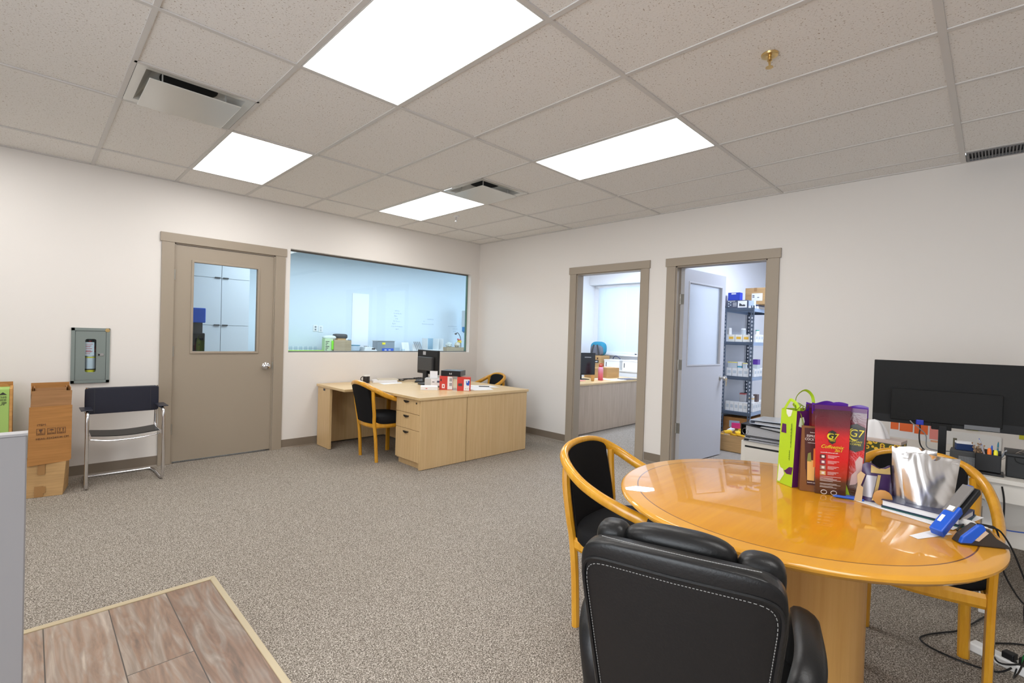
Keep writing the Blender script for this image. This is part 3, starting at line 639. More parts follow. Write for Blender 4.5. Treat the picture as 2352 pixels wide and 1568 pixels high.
obj('leg_panel', box(nb(), -2.488, -2.460, -.36, -.04, .004, .692), M_birch, t, bev=.002)
obj('modesty_panel', box(nb(), -2.46, -1.62, -.062, -.042, .02, .692), M_birch, t)
obj('back_panel', box(nb(), -1.618, -1.600, -1.255, -.04, .02, .692), M_birch, t)
bm = nb(); box(bm, -2.4895, -2.487, -.235, -.185, .655, .680); obj('cable_notch', bm, M_dgrey, t)
t = thing('office_desk', 'pale maple desk standing side by side with the drawer desk, near the corner', 'desk', (-1.12, -.9, 0))
obj('desktop', box(nb(), -1.591, -.655, -1.722, -.10, .692, .72), M_birchtop, t, bev=.003)
obj('end_panel', box(nb(), -1.592, -.672, -1.708, -1.688, .004, .692), M_birch, t, bev=.0015)
obj('end_panel', box(nb(), -1.592, -.672, -.135, -.115, .004, .692), M_birch, t, bev=.0015)
obj('back_panel', box(nb(), -1.592, -1.574, -1.686, -.137, .02, .692), M_birch, t)

# barrel back guest chair, local: faces +y
def hoop_pts(sx=1, sy=1, sz=1):
    h = [(0, -.27, .85), (.12, -.262, .84), (.2, -.232, .815), (.25, -.17, .775), (.275, -.08, .725), (.28, .02, .685), (.275, .12, .655), (.262, .20, .632), (.25, .245, .618)]
    L_ = [(-a, b_, c_) for a, b_, c_ in h[::-1]]+h[1:]
    return smoothpts([(a*sx, b_*sy, c_*sz) for a, b_, c_ in L_], 6)
def guest_chair(label, loc, rz, sx=1, sy=1, sz=1, group='barrel-back guest chairs', rx=.2, hw=.025):
    t = thing('guest_chair', label, 'chair', loc, rz, group, world=False); WORLDROOT.discard(t.name)
    bm = nb(); tube(bm, hoop_pts(sx, sy, sz), .0195, 14, hw, up=(1, 0, 0)); obj('hoop_rail', bm, M_honey, t, smooth=True, local=True)
    S = lambda a, b_, c_: (a*sx, b_*sy, c_*sz)
    for s in (-1, 1):
        bm = nb(); tube(bm, smoothpts([S(s*.250, .228, .618), S(s*.250, .226, .55), S(s*.247, .222, .42), S(s*.245, .222, .2), (s*.245*sx, .222*sy, 0)], 5), .0165, 8, .026, up=(1, 0, 0)); obj('leg', bm, M_honey, t, smooth=True, local=True)
        bm = nb(); tube(bm, smoothpts([S(s*.224, -.198, .785), S(s*.226, -.195, .68), S(s*.215, -.175, .52), S(s*.198, -.165, .42), S(s*.198, -.145, .25), (s*.200*sx, -.13*sy, 0)], 5), .018, 8, .021, up=(0, 1, 0)); obj('leg', bm, M_honey, t, smooth=True, local=True)
        bm = nb(); tube(bm, smoothpts([S(s*.195, -.165, .398), S(s*.235, 0, .398), S(s*.24, .215, .398)], 4), .030, 6, .012, up=(0, 0, 1)); obj('seat_rail', bm, M_honey, t, local=True)
    bm = nb(); tube(bm, smoothpts([S(-.195, -.165, .398), S(0, -.190, .398), S(.195, -.165, .398)], 4), .030, 6, .012, up=(0, 0, 1)); obj('seat_rail', bm, M_honey, t, local=True)
    bm = nb(); tube(bm, smoothpts([S(-.235, .22, .398), S(0, .235, .395), S(.235, .22, .398)], 4), .030, 6, .012, up=(0, 0, 1)); obj('seat_rail', bm, M_honey, t, local=True)
    def bk(u, v):
        a = (u-.5)*2; top = .845-.035*a*a*abs(a); z = .42+(top-.42)*v
        return ((a*.196)*sx, (-.264+.030*a*a+.012*math.sin(PI*v)+.078*(1-v)**1.3)*sy, z*sz)
    bm = nb(); grid(bm, bk, 12, 10); obj('backrest', bm, M_fabric, t, solid=.034, smooth=True, local=True)
    bm = nb(); super_e(bm, (0, .026, .452*sz), .272*sx, .212*sy, .052, .45, .75); obj('seat', bm, M_fabric, t, smooth=True, local=True)
    return t
guest_chair('barrel-back honey wood chair pulled up to the drawer desk', (-2.203, -.978, 0), -1.618, .945, .985, .965)
guest_chair('honey wood chair showing only its back top beyond the far desk, by the corner', (-.315, -.55, 0), 1.32, .96, .92, .935)
guest_chair('honey wood chair on the doorway side of the round table, back to the open door', (-2.855, -4.402, 0), 3.232, .97, .94, .968)
guest_chair('honey wood chair on the far right of the round table, behind the silver pouches', (-2.108, -5.434, 0), 1.674, .887, .98, .995)

# things on the corner desks
ZD = .7205
t = thing('mug', 'black mug with a white rim and inside on the maple desk', 'mug', (-1.962, -.205, ZD))
bm = nb(); lathe(bm, [(0, ZD), (.038, ZD), (.041, ZD+.006), (.041, ZD+.082), (.0375, ZD+.082), (.0372, ZD+.008), (0, ZD+.006)], 24, (-1.962, -.205, 0)); obj('body', bm, mat('mug_black', (.015, .014, .02), .25), t, smooth=True)
bm = nb(); lathe(bm, [(.0415, ZD+.082), (.0415, ZD+.098), (.037, ZD+.098), (.037, ZD+.01)], 24, (-1.962, -.205, 0)); obj('rim', bm, M_white, t, smooth=True)
bm = nb(); hx = Vector((-.72, .70, 0)); hc = Vector((-1.962, -.205, ZD)); tube(bm, [hc+hx*(.039+.030*math.sin(a))+Vector((0, 0, .046+.028*math.cos(a))) for a in [PI*k/10 for k in range(11)]], .005, 8); obj('handle', bm, MATS['mug_black'], t, smooth=True)
def sheet(name, pts, z, m, label, cat='paper', th=.0012, group=None): return solo(name, prism(nb(), pts, z, z+th), m, label, cat, group)
sheet('binder', [(-1.89, -.24), (-1.60, -.33), (-1.52, -.08), (-1.80, -.03)], ZD, M_paper, 'low white binder lying beside the mug on the maple desk', 'binder', .022)
sheet('paper_pad', [(-1.80, -.22), (-1.56, -.29), (-1.50, -.09), (-1.73, -.04)], ZD+.0225, M_cream, 'cream paper pad on top of the white binder', 'paper', .012)
sheet('paper_sheet', [(-1.88, -.48), (-1.60, -.44), (-1.56, -.35), (-1.84, -.28)], ZD, M_paper, 'single white sheet in front of the white binder')
t = thing('keyboard', 'black keyboard on the maple desk behind the grey stapler-sized device', 'keyboard', (-1.22, -.30, ZD)); mm = mx((-1.24, -.33, ZD), .9)
t2 = obj('case', box(nb(), -.20, .20, -.07, .07, 0, .018, mm), M_black, t, bev=.004)
bm = nb()
for r_ in range(5):
    for k in range(14): box(bm, -.19+.027*k, -.19+.027*k+.022, -.06+.024*r_, -.06+.024*r_+.019, .018, .023, mm)
obj('keys', bm, M_dgrey, t); t['label'] = 'black keyboard on the desk near the corner, left of the monitor'
bm = nb()
rr = random.Random(3)
for k in range(5):
    P_ = [(-1.52+rr.uniform(-.06, .05)+.09*q, -.22+rr.uniform(-.08, .08), ZD+.006+rr.uniform(0, .03)) for q in range(6)]
    tube(bm, smoothpts(P_, 5), .0035, 6)
solo('cable', bm, M_black, 'tangle of black cables on the desk beside the small monitor', 'cable', smooth=True)
# monitor 1 (faces +x)
t = thing('monitor', 'small black monitor seen from behind on the maple desks', 'monitor', (-1.43, -.72, ZD))
ct = Vector((-1.432, -.725, 1.0)); mm = mx(ct, 0, 0, 0)
obj('case', box(nb(), 0, .032, -.215, .215, -.147, .147, mm), M_black, t, bev=.008)
obj('rear_cover', box(nb(), -.035, .002, -.135, .165, -.105, .062, mm), M_dgrey, t, bev=.008)
obj('screen', box(nb(), .0321, .0335, -.20, .20, -.13, .13, mm), M_blackgl, t)
obj('paper_label', box(nb(), -.0015, 0, .035, .095, .085, .128, mm), mat('grey_label', (.42, .42, .44), .5), t)
bm = nb(); box(bm, -.03, .0, -.03, .05, -.24, -.08, mm); obj('neck', bm, M_black, t, bev=.005)
bm = nb(); super_e(bm, (-1.43, -.715, ZD+.009), .09, .11, .009, .4, .7, 24, 8); obj('stand_base', bm, M_black, t, smooth=True)
# small things in front of the monitor
t = thing('card_terminal', 'grey and white desktop device with a white card standing on top', 'office device', (-1.50, -.92, ZD)); mm = mx((-1.505, -.945, ZD), -.78)
obj('body', box(nb(), -.085, .12, -.05, .06, .008, .105, mm), mat('pale_grey_plastic', (.52, .53, .53), .4), t, bev=.008)
obj('dark_foot', box(nb(), -.09, .125, -.055, .06, 0, .01, mm), M_dgrey, t); obj('front_panel', box(nb(), -.01, .118, -.0515, -.05, .02, .095, mm), M_paper, t); obj('slot', box(nb(), .005, .032, -.053, -.051, .058, .066, mm), M_ink, t); obj('blue_window', box(nb(), .062, .115, -.053, -.051, .055, .078, mm), M_dblue, t)
obj('card', box(nb(), -.035, .055, .02, .023, .100, .185, mm), M_paper, t)
t = thing('white_box', 'small flat white box at the front edge of the maple desk', 'box', (-1.69, -1.12, ZD)); mm = mx((-1.695, -1.15, ZD), -.62)
obj('box_body', box(nb(), -.095, .095, -.085, .085, 0, .038, mm), M_paper, t, bev=.002); obj('print_mark', box(nb(), -.04, -.02, -.086, -.085, .015, .022, mm), M_red, t)
def product_box(label, ctr, rz, wx, wy, h, kind):
    t = thing('product_box', label, 'box', ctr, group='red and white product boxes'); mm = mx(ctr, rz)
    obj('box_body', box(nb(), -wx/2, wx/2, -wy/2, wy/2, 0, h, mm), M_red, t, bev=.002)
    if kind == 0:
        obj('white_panel', box(nb(), wx*.12, wx/2+.0008, -wy/2-.0012, -wy/2, 0.006, h-.004, mm), M_paper, t)
        bm = nb()
        for a in (.30, .40):
            for c_ in (.28, .62): box(bm, wx*a-.001, wx*a+.006, -wy/2-.002, -wy/2-.001, h*c_, h*(c_+.24), mm)
        obj('printed_bars', bm, M_ink, t)
        bm = nb(); box(bm, -wx*.30, -wx*.08, -wy/2-.0012, -wy/2, h*.12, h*.42, mm); obj('printed_picture', bm, M_paper, t)
        bm = nb(); box(bm, -wx*.23, -wx*.15, -wy/2-.0024, -wy/2-.001, h*.20, h*.34, mm); obj('printed_symbol', bm, M_red, t)
        bm = nb(); box(bm, -wx*.42, -wx*.34, -wy/2-.0012, -wy/2, h*.62, h*.80, mm); obj('printed_mark', bm, M_ink, t)
    else:
        bm = nb(); box(bm, 0.0, wx/2-.012, -wy/2-.0012, -wy/2, .004, h-.022, mm); obj('white_panel', bm, M_paper, t)
        bm = nb(); prism(bm, [(.018, h*.42), (.046, h*.40), (.052, h*.72), (.034, h*.78), (.030, h*.60), (.022, h*.60), (.018, h*.74), (.010, h*.72)], 0, .001, mm @ Matrix(((1, 0, 0, .012), (0, 0, -1, -wy/2-.0012), (0, 1, 0, 0), (0, 0, 0, 1)))); obj('printed_shape', bm, M_blue, t)
        bm = nb()
        for a in (.018, .038, .058): box(bm, a, a+.006, -wy/2-.002, -wy/2-.001, h*.14, h*.18, mm)
        obj('printed_dots', bm, M_ink, t)
        bm = nb(); box(bm, -wx*.42, -wx*.12, -wy/2-.0012, -wy/2, h*.35, h*.55, mm); obj('printed_picture', bm, M_dgrey, t)
    return t
product_box('red box with a white barred panel under the black box on the maple desk', (-1.525, -1.24, ZD), -.72, .145, .12, .155, 0)
product_box('red and white box with a blue printed shape, right of the black box', (-1.42, -1.43, ZD), -.72, .150, .10, .152, 1)
t = thing('black_box', 'glossy black box stacked on the red and white product boxes', 'box', (-1.45, -1.27, ZD+.156)); mm = mx((-1.45, -1.27, ZD+.156), -.98)
obj('box_body', box(nb(), -.115, .115, -.10, .10, 0, .062, mm), M_blackgl, t, bev=.003)
glyphs('printed_mark', mat('silver_print', (.6, .6, .62), .4), t, mm @ Vector((.0, -.1012, .03)), mm.to_3x3() @ Vector((1, 0, 0)), (0, 0, 1), .03, .02, 12)
sheet('paper_sheet', [(-1.32, -1.50), (-1.08, -1.56), (-.93, -1.30), (-1.20, -1.10)], ZD, M_paper, 'white sheet lying right of the red boxes on the far desk', th=.0015)
sheet('paper_sheet', [(-1.10, -1.30), (-.86, -1.42), (-.80, -1.20), (-1.04, -1.02)], ZD+.0016, M_paper, 'white sheet with a pen mark overlapping another near the end of the far desk', th=.001)
bm = nb(); tube(bm, [(-1.03, -1.24, ZD+.008), (-.94, -1.33, ZD+.008)], .0045, 8); solo('pen', bm, M_black, 'thin black pen on the white sheets of the far desk', 'pen', smooth=True)

# ================================================================ ROUND TABLE
TCX, TCY, TZ = -2.834, -5.095, .762
t = thing('round_table', 'round honey wood table with a glossy inlaid top on a drum pedestal', 'table', (TCX, TCY, 0))
bm = nb(); lathe(bm, [(0, TZ-.034), (.575, TZ-.034), (.598, TZ-.028), (.610, TZ-.016), (.610, TZ-.009), (.604, TZ-.002), (.596, TZ), (0, TZ)], 128, (TCX, TCY, 0)); bmesh.ops.remove_doubles(bm, verts=bm.verts[:], dist=1e-5); obj('tabletop', bm, M_top, t, smooth=True)
bm = nb(); cyl(bm, (TCX, TCY, .012), .270, TZ-.047, 64); obj('pedestal', bm, M_ped, t, smooth=True)
bm = nb(); cyl(bm, (TCX, TCY, 0), .277, .012, 64); obj('base_ring', bm, M_honey, t, smooth=True)

# pouch: foil bag with bottom gusset; centre of base c, direction angle a of its width
def pouch_fn(c, a, wb, wt, h, dep, side, amp=.006, seed=0, topfold=0):
    X = Vector((math.cos(a), math.sin(a), 0)); Y = Vector((-math.sin(a), math.cos(a), 0)); r_ = random.Random(seed)
    ph = [r_.uniform(0, 6) for _ in range(6)]
    def fn(u, v):
        wd = wb+(wt-wb)*v**.8; s = (u-.5)
        bulge = dep*(1-v)**.7*(1-abs(2*s)**3)*.5+.0015
        wr = amp*math.sin(9*u+ph[0]+3*v)*math.sin(5*v+ph[1])+amp*.6*math.sin(21*u-8*v+ph[2])+amp*.5*math.sin(17*v+11*u+ph[3])
        wr *= min(1, (1-abs(2*s)**4)*1.2)*min(1, v*8)
        z = h*v+.004*math.sin(7*u+ph[4])*(v > .95)*topfold
        return Vector(c)+X*(s*wd)+Y*(side*(bulge+wr*.5)+wr*.5)+Vector((0, 0, z))
    return fn
def pouch(bm, c, a, wb, wt, h, dep, **k):
    nu, nv = 26, 30; A = grid(bm, pouch_fn(c, a, wb, wt, h, dep, 1, **k), nu, nv); B_ = grid(bm, pouch_fn(c, a, wb, wt, h, dep, -1, **k), nu, nv)
    for j in range(nv):
        for i in (0, nu): bm.faces.new((A[j][i], A[j+1][i], B_[j+1][i], B_[j][i]))
    for i in range(nu): bm.faces.new((A[0][i], A[0][i+1], B_[0][i+1], B_[0][i])); bm.faces.new((A[nv][i], A[nv][i+1], B_[nv][i+1], B_[nv][i]))
    return bm
ZT = TZ+.0008
# notebook and papers first
mm = mx((0, 0, 0), 0)
sheet('paper_sheet', [(-2.640, -5.285), (-2.735, -5.52), (-2.49, -5.62), (-2.42, -5.36)], ZT, M_paper, 'white sheet under the navy notebook, its corner towards the red bags', th=.0012)
sheet('paper_sheet', [(-2.665, -5.36), (-2.745, -5.575), (-2.50, -5.645), (-2.43, -5.42)], ZT+.0014, M_paper, 'printed white sheet lying askew under the navy notebook', th=.0012)
bm = nb(); prism(bm, [(-2.662, -5.375), (-2.705, -5.600), (-2.50, -5.625), (-2.44, -5.40)], ZT+.0028, ZT+.007)
solo('folder', bm, mat('dark_teal_folder', (.01, .07, .07), .4), 'thin dark green folder between the white sheets and the navy notebook', 'folder')
t = thing('notebook', 'thick navy hardcover notebook under the silver pouches on the round table', 'notebook', (-2.60, -5.49, ZT+.0075)); nz = ZT+.0075
mm = mx((-2.592, -5.497, nz), math.radians(-101)); W_, D_ = .110, .085
obj('cover', box(nb(), -W_, W_, -D_, D_, .020, .023, mm), M_dblue, t, bev=.001); obj('cover', box(nb(), -W_, W_, -D_, D_, 0, .002, mm), M_dblue, t)
obj('pages', box(nb(), -W_+.004, W_-.004, -D_+.003, D_-.002, .002, .020, mm), M_paper, t); obj('spine', box(nb(), -W_, W_, D_-.002, D_, 0, .023, mm), M_dblue, t)
NZ = nz+.0235
ang = math.atan2(-.114, .033)
t = thing('silver_pouch', 'large crinkled silver foil pouch standing on the navy notebook', 'pouch', (-2.603, -5.500, NZ), group='silver foil pouches')
obj('foil_bag', pouch(nb(), (-2.603, -5.500, NZ), ang, .128, .168, .180, .045, amp=.009, seed=2, topfold=1), M_silver, t, smooth=True)
X_ = Vector((math.cos(ang), math.sin(ang), 0)); bm = nb(); tube(bm, [Vector((-2.603, -5.500, NZ+.160))-X_*.078, Vector((-2.603, -5.500, NZ+.160))+X_*.078], .0022, 6, .005); obj('zip_seal', bm, M_silver, t)
t = thing('silver_pouch', 'silver foil pouch mostly hidden behind the larger silver pouch', 'pouch', (-2.545, -5.445, NZ), group='silver foil pouches')
obj('foil_bag', pouch(nb(), (-2.552, -5.452, NZ), ang-.15, .12, .13, .190, .05, amp=.009, seed=5, topfold=1), M_silver, t, smooth=True)

# snack pouch purple and gold
def facebasis(a): return Vector((math.cos(a), math.sin(a), 0)), Vector((math.sin(a), -math.cos(a), 0))
M_chip = mat('purple_gold_foil', (.06, .02, .09), .3)
vv = texco(M_chip, (1, 1, 1)); tocol(M_chip, ramp(M_chip, noise(M_chip, vv, 16, 3, .5, .7), [(0, (.045, .018, .085)), (.49, (.05, .02, .09)), (.60, (.06, .025, .10)), (.64, (.50, .36, .15)), (.70, (.05, .02, .08)), (.85, (.05, .02, .08))], 'CONSTANT'))
t = thing('snack_pouch', 'small crumpled purple and gold snack pouch between the red bags and silver pouches', 'pouch', (-2.585, -5.345, ZT+.003))
obj('foil_bag', pouch(nb(), (-2.585, -5.345, ZT+.003), ang+.05, .115, .085, .135, .05, amp=.010, seed=9, topfold=2), M_chip, t, smooth=True)
for nm_, u0, u1, v0, v1, m_, sk in (('silver_panel', .02, .36, .12, .72, mat('dull_silver_print', (.36, .34, .36), .35, .4), .25), ('gold_band', .36, .46, .05, .76, M_gold, .25), ('gold_top', .30, .98, .80, .97, M_gold, 0)):
    fn_ = pouch_fn((-2.585, -5.345, ZT+.003), ang+.05, .117, .087, .135, .055, -1, amp=.010, seed=9, topfold=2); bm = nb(); grid(bm, lambda u, v: fn_(min(.99, u0+(u1-u0)*u+sk*(v)*(v1-v0)), v0+(v1-v0)*v)-Vector((.0025, .0008, 0)), 10, 12); obj(nm_, bm, m_, t, smooth=True)
bm = nb(); lathe(bm, [(0, -.003), (.024, -.002), (.030, 0), (.024, .002), (0, .003)], 14, m=mx((-2.640, -5.375, ZT+.032), ang, PI/2)); obj('printed_biscuit', bm, mat('biscuit_print', (.52, .25, .06), .5), t, smooth=True)
t = thing('wooden_spatula', 'flat pale wooden spatula leaning by the purple snack pouch', 'spatula', (-2.625, -5.295, ZT)); X_, Nn = facebasis(ang)
bm = nb(); prism(bm, [(-.014, 0), (.010, .0), (.014, .055), (.006, .062), (.020, .105), (.006, .115), (-.006, .100), (-.004, .062)], -.002, .002, Matrix.Translation((-2.640, -5.302, ZT)) @ Euler((0, 0, ang)).to_matrix().to_4x4() @ Euler((PI/2-.12, 0, 0)).to_matrix().to_4x4()); obj('blade', bm, mat('pale_wood', (.58, .40, .22), .6), t)

# red coffee bags
M_cof = mat('coffee_bag_print', (.4, .02, .02), .22, coat=.4)
N, L, b = nodes(M_cof); tc = N.new('ShaderNodeTexCoord'); sx_ = N.new('ShaderNodeSeparateXYZ'); L.new(tc.outputs['Object'], sx_.inputs[0]); mz = N.new('ShaderNodeMath'); mz.operation = 'MULTIPLY'; mz.inputs[1].default_value = 1/.37; L.new(sx_.outputs['Z'], mz.inputs[0])
tocol(M_cof, ramp(M_cof, mz.outputs[0], [(0, (.075, .03, .016)), (.14, (.11, .035, .016)), (.20, (.42, .03, .012)), (.38, (.62, .014, .014)), (.62, (.60, .018, .02)), (.74, (.17, .02, .03)), (.90, (.075, .018, .03)), (1, (.06, .02, .05))]))
bump(M_cof, noise(M_cof, texco(M_cof), 30, 3, .6, 1), .35, .006)
M_gus = mat('coffee_bag_dark_gusset', (.035, .012, .02), .25); M_shield = mat('charcoal_print', (.03, .03, .025), .4)
def coffee_bag(label, c, a, w_, dp, h, seed, tw=1.12):
    t = thing('coffee_bag', label, 'bag', c, group='red instant coffee bags'); X, Nn = facebasis(a); c = Vector(c)
    def P(u, v, o=0):  # face point, u -1..1, v 0..1
        ww = w_/2*(1+(tw-1)*v); rr = .0014*math.sin(8*v+seed)*math.sin(3*u+seed*2)
        return c+X*(u*ww)+Nn*(dp/2*(1-.35*v*v)+rr+o)+Vector((0, 0, h*v))
    bm = nb(); grid(bm, lambda u, v: P(2*u-1, v), 12, 24); obj('front_panel', bm, M_cof, t, smooth=True)
    def Q(u, v): ww = w_/2*(1+(tw-1)*v); return c+X*(u*ww)-Nn*(dp/2*(1-.35*v*v))+Vector((0, 0, h*v*(1.0+.02*math.sin(3*u))))
    bm = nb(); grid(bm, lambda u, v: Q(2*u-1, v), 12, 24); obj('back_panel', bm, M_cof, t, smooth=True)
    for s in (-1, 1):
        bm = nb()
        def G(u, v): p, q = P(s, v), Q(s, v); return p.lerp(q, u)-X*(s*.35*dp*v*(1-abs(2*u-1)))*1.0
        grid(bm, G, 4, 20); obj('side_gusset', bm, M_gus if s > 0 else M_cof, t, smooth=True)
    bm = nb(); bm.faces.new([bm.verts.new(q) for q in (P(-1, 0), P(1, 0), Q(1, 0), Q(-1, 0))]); obj('base', bm, M_gus, t)
    # open purple lip
    bm = nb(); grid(bm, lambda u, v: P(2*u-1, 1-.0+0*v)-Nn*(.004+.02*v)+Vector((0, 0, .006*math.sin(5*u+seed)-.03*v)), 12, 2); grid(bm, lambda u, v: Q(2*u-1, 1)+Nn*.002+Vector((0, 0, .010-.045*v)), 12, 2); obj('inner_lining', bm, M_violet, t, smooth=True)
    bm = nb(); grid(bm, lambda u, v: P(2*u-1, .965+.05*v, .001), 12, 2); obj('top_strip', bm, M_purple, t, smooth=True)
    return t, P, X, Nn
def bagtext(t, P, X, Nn, s, u, v, size, m, sx=1.0, shear=0, o=.0052, name='lettering'):
    p0 = P(u, v, o); up = (P(u, v+.05)-P(u, v-.05)).normalized(); xx = (X-up*X.dot(up)).normalized()
    text(name, s, size, m, t, tuple(p0), xx, up, sx=sx, shear=shear)
def bagshape(t, P, pts, m, name, o=.003):
    bm = nb(); vs = [bm.verts.new(P(u, v, o)) for u, v in pts]; bm.faces.new(vs); obj(name, bm, m, t)
M_gtx = mat('gold_print', (.72, .62, .03), .4); M_wtx = mat('white_print', (.75, .68, .65), .5)
aB = math.atan2(-.091, .046)
# centre bag (back panel with the list of pictures)
t, P, X, Nn = coffee_bag('tall red coffee bag with small printed pictures, middle of the three', (-2.607, -5.195, ZT), aB, .104, .060, .350, 1, 1.22)
bagshape(t, P, [(-.20, .60), (0, .575), (.20, .60), (.24, .71), (0, .735), (-.24, .71)], M_shield, 'shield')
bagtext(t, P, X, Nn, 'G7', 0, .665, .030, M_gtx, 1.05, .15); bagtext(t, P, X, Nn, 'INSTANT\nCOFFEE', 0, .622, .0055, M_gtx)
bagtext(t, P, X, Nn, 'Coffeemix', -.02, .545, .019, M_gtx, .98, .35); bagtext(t, P, X, Nn, '3in1', .36, .508, .016, M_gtx, 1, .3)
glyphs('printed_text', M_wtx, t, P(-.15, .478, .003), X, (P(0, .6)-P(0, .4)).normalized(), .06, .0045, 9)
for k in range(4):
    v0 = .43-.062*k; bagshape(t, P, [(-.72, v0-.024), (-.36, v0-.024), (-.36, v0+.024), (-.72, v0+.024)], [mat('picture_dark', (.10, .02, .02), .5), mat('picture_plum', (.22, .03, .06), .5), mat('picture_mug', (.30, .16, .12), .5), mat('picture_cream', (.6, .36, .14), .5)][k], 'printed_picture')
    bagshape(t, P, [(-.62, v0-.013), (-.44, v0-.013), (-.44, v0+.013), (-.62, v0+.013)], M_wtx, 'printed_picture', .0034)
    bm = nb()
    for q in range(3):
        a_, c_, vv_ = -.24, .45-.15*q, v0+.014-.013*q; vs = [bm.verts.new(P(u, v, .003)) for u, v in ((a_, vv_-.002), (c_, vv_-.002), (c_, vv_+.002), (a_, vv_+.002))]; bm.faces.new(vs)
    obj('printed_lines', bm, M_wtx, t)
bm = nb()
for q, vv_ in enumerate((.205, .190, .178, .166, .154, .125, .113, .095, .083)):
    vs = [bm.verts.new(P(u, v, .003)) for u, v in ((-.72, vv_-.0018), (.62-.25*((q*5) % 3), vv_-.0018), (.62-.25*((q*5) % 3), vv_+.0018), (-.72, vv_+.0018))]; bm.faces.new(vs)
obj('printed_lines', bm, M_wtx, t)
for u in (-.45, .2):
    bm = nb(); c0 = P(u, .028, .003); up = Vector((0, 0, 1)); tube(bm, [c0+X*(.010*math.cos(a))+up*(.008*math.sin(a)) for a in [2*PI*k/16 for k in range(16)]], .0012, 5, close=True); obj('recycling_symbol', bm, M_wtx, t)
def crescent(t, P, cu, cv, ru, rv, o=.0055):
    bm = nb(); n = 18; A = []; B_ = []
    for k in range(n+1):
        a = math.radians(100+215*k/n); th_ = .30*math.sin(PI*k/n)**.8; A.append(bm.verts.new(P(cu+ru*math.cos(a), cv+rv*math.sin(a), o))); B_.append(bm.verts.new(P(cu+ru*(1-th_)*math.cos(a), cv+rv*(1-th_)*math.sin(a), o)))
    for k in range(n): bm.faces.new((A[k], A[k+1], B_[k+1], B_[k]))
    obj('printed_crescent', bm, M_gtx, t)
crescent(t, P, -.06, .665, .26, .042)
# right bag (front)
t, P, X, Nn = coffee_bag('red coffee bag with a large charcoal shield, rightmost of the three', (-2.550, -5.253, ZT), aB-.42, .092, .055, .342, 2.3, 1.18)
bagshape(t, P, [(-.12, .54), (.42, .51), (.94, .55), (.97, .80), (.42, .84), (-.20, .80)], M_shield, 'shield')
bagtext(t, P, X, Nn, 'G7', .42, .725, .042, M_gtx, .92, .12); bagtext(t, P, X, Nn, 'INSTANT\nCOFFEE', .42, .615, .0105, M_gtx); crescent(t, P, .30, .715, .40, .072)
bagshape(t, P, [(.15, .12), (.55, .14), (.9, .22), (.95, .45), (.70, .47), (.45, .40), (.55, .30), (.25, .24)], mat('steam_print', (.62, .42, .40), .4), 'printed_steam')
bagshape(t, P, [(-.75, .0), (.2, .0), (-.1, .13), (-.8, .16)], M_green, 'printed_leaf')
# left bag
t, P, X, Nn = coffee_bag('red coffee bag with a printed cup, leftmost of the three and mostly hidden', (-2.552, -5.148, ZT), aB+.2, .090, .040, .345, 4, 1.2)
bagshape(t, P, [(-.6, .30), (.5, .22), (.7, .50), (.2, .60), (-.5, .52)], mat('cup_print', (.62, .50, .44), .4), 'printed_cup'); bagshape(t, P, [(-.4, .42), (.4, .40), (.3, .56), (-.3, .54)], mat('coffee_print', (.55, .25, .05), .4), 'printed_coffee', .0036)

# brown cocktail box (tent shaped)
t = thing('chocolate_box', 'brown printed box with a drink picture standing slanted by the green gift bag', 'box', (-2.655, -5.115, ZT)); a = aB-.05; X, Nn = facebasis(a); c = Vector((-2.628, -5.133, ZT)); M_bro = mat('brown_glossy_card', (.20, .075, .02), .35); M_dbro = mat('dark_brown_print', (.06, .012, .010), .35)
def P(u, v, o=0): return c+X*(.038*u+.004*v)+Nn*(.024-.022*v+o)+Vector((0, 0, .262*v))
def Qb(u, v): return c+X*(.038*u+.004*v)-Nn*(.022-.018*v)+Vector((0, 0, .262*v))
bm = nb(); grid(bm, lambda u, v: P(2*u-1, v), 3, 6); grid(bm, lambda u, v: Qb(2*u-1, v), 3, 6); grid(bm, lambda u, v: P(-1, v).lerp(Qb(-1, v), u), 2, 6); grid(bm, lambda u, v: P(1, v).lerp(Qb(1, v), u), 2, 6); obj('box_body', bm, M_bro, t)
bagshape(t, P, [(-.55, .33), (.97, .33), (.97, .97), (-.75, .97)], M_dbro, 'printed_panel', .001); bagshape(t, P, [(-.35, .10), (.95, .10), (.95, .33), (-.5, .33)], M_dbro, 'printed_panel', .001)
bagshape(t, P, [(-.35, .17), (.30, .17), (.32, .48), (-.40, .48)], mat('cream_drink_print', (.72, .42, .12), .4), 'printed_glass', .002); bagshape(t, P, [(.15, .38), (.90, .38), (.90, .70), (.15, .66)], mat('orange_print', (.72, .17, .02), .4), 'printed_fruit', .0025); bagshape(t, P, [(-.42, .46), (-.02, .46), (-.1, .60), (-.36, .58)], mat('herb_print', (.20, .22, .05), .4), 'printed_herb', .003)
bagtext(t, P, X, Nn, 'ESPRESSO\nCOCKTAILS', .12, .82, .0135, M_wtx, .85, 0, .002); UPv = (P(0, .6)-P(0, .4)).normalized(); glyphs('printed_text', M_wtx, t, P(.1, .905, .002), X, UPv, .024, .004, 6); glyphs('printed_text', M_wtx, t, P(.12, .745, .002), X, UPv, .040, .0035, 7); glyphs('printed_text', M_wtx, t, P(.2, .14, .003), X, UPv, .04, .004, 8)

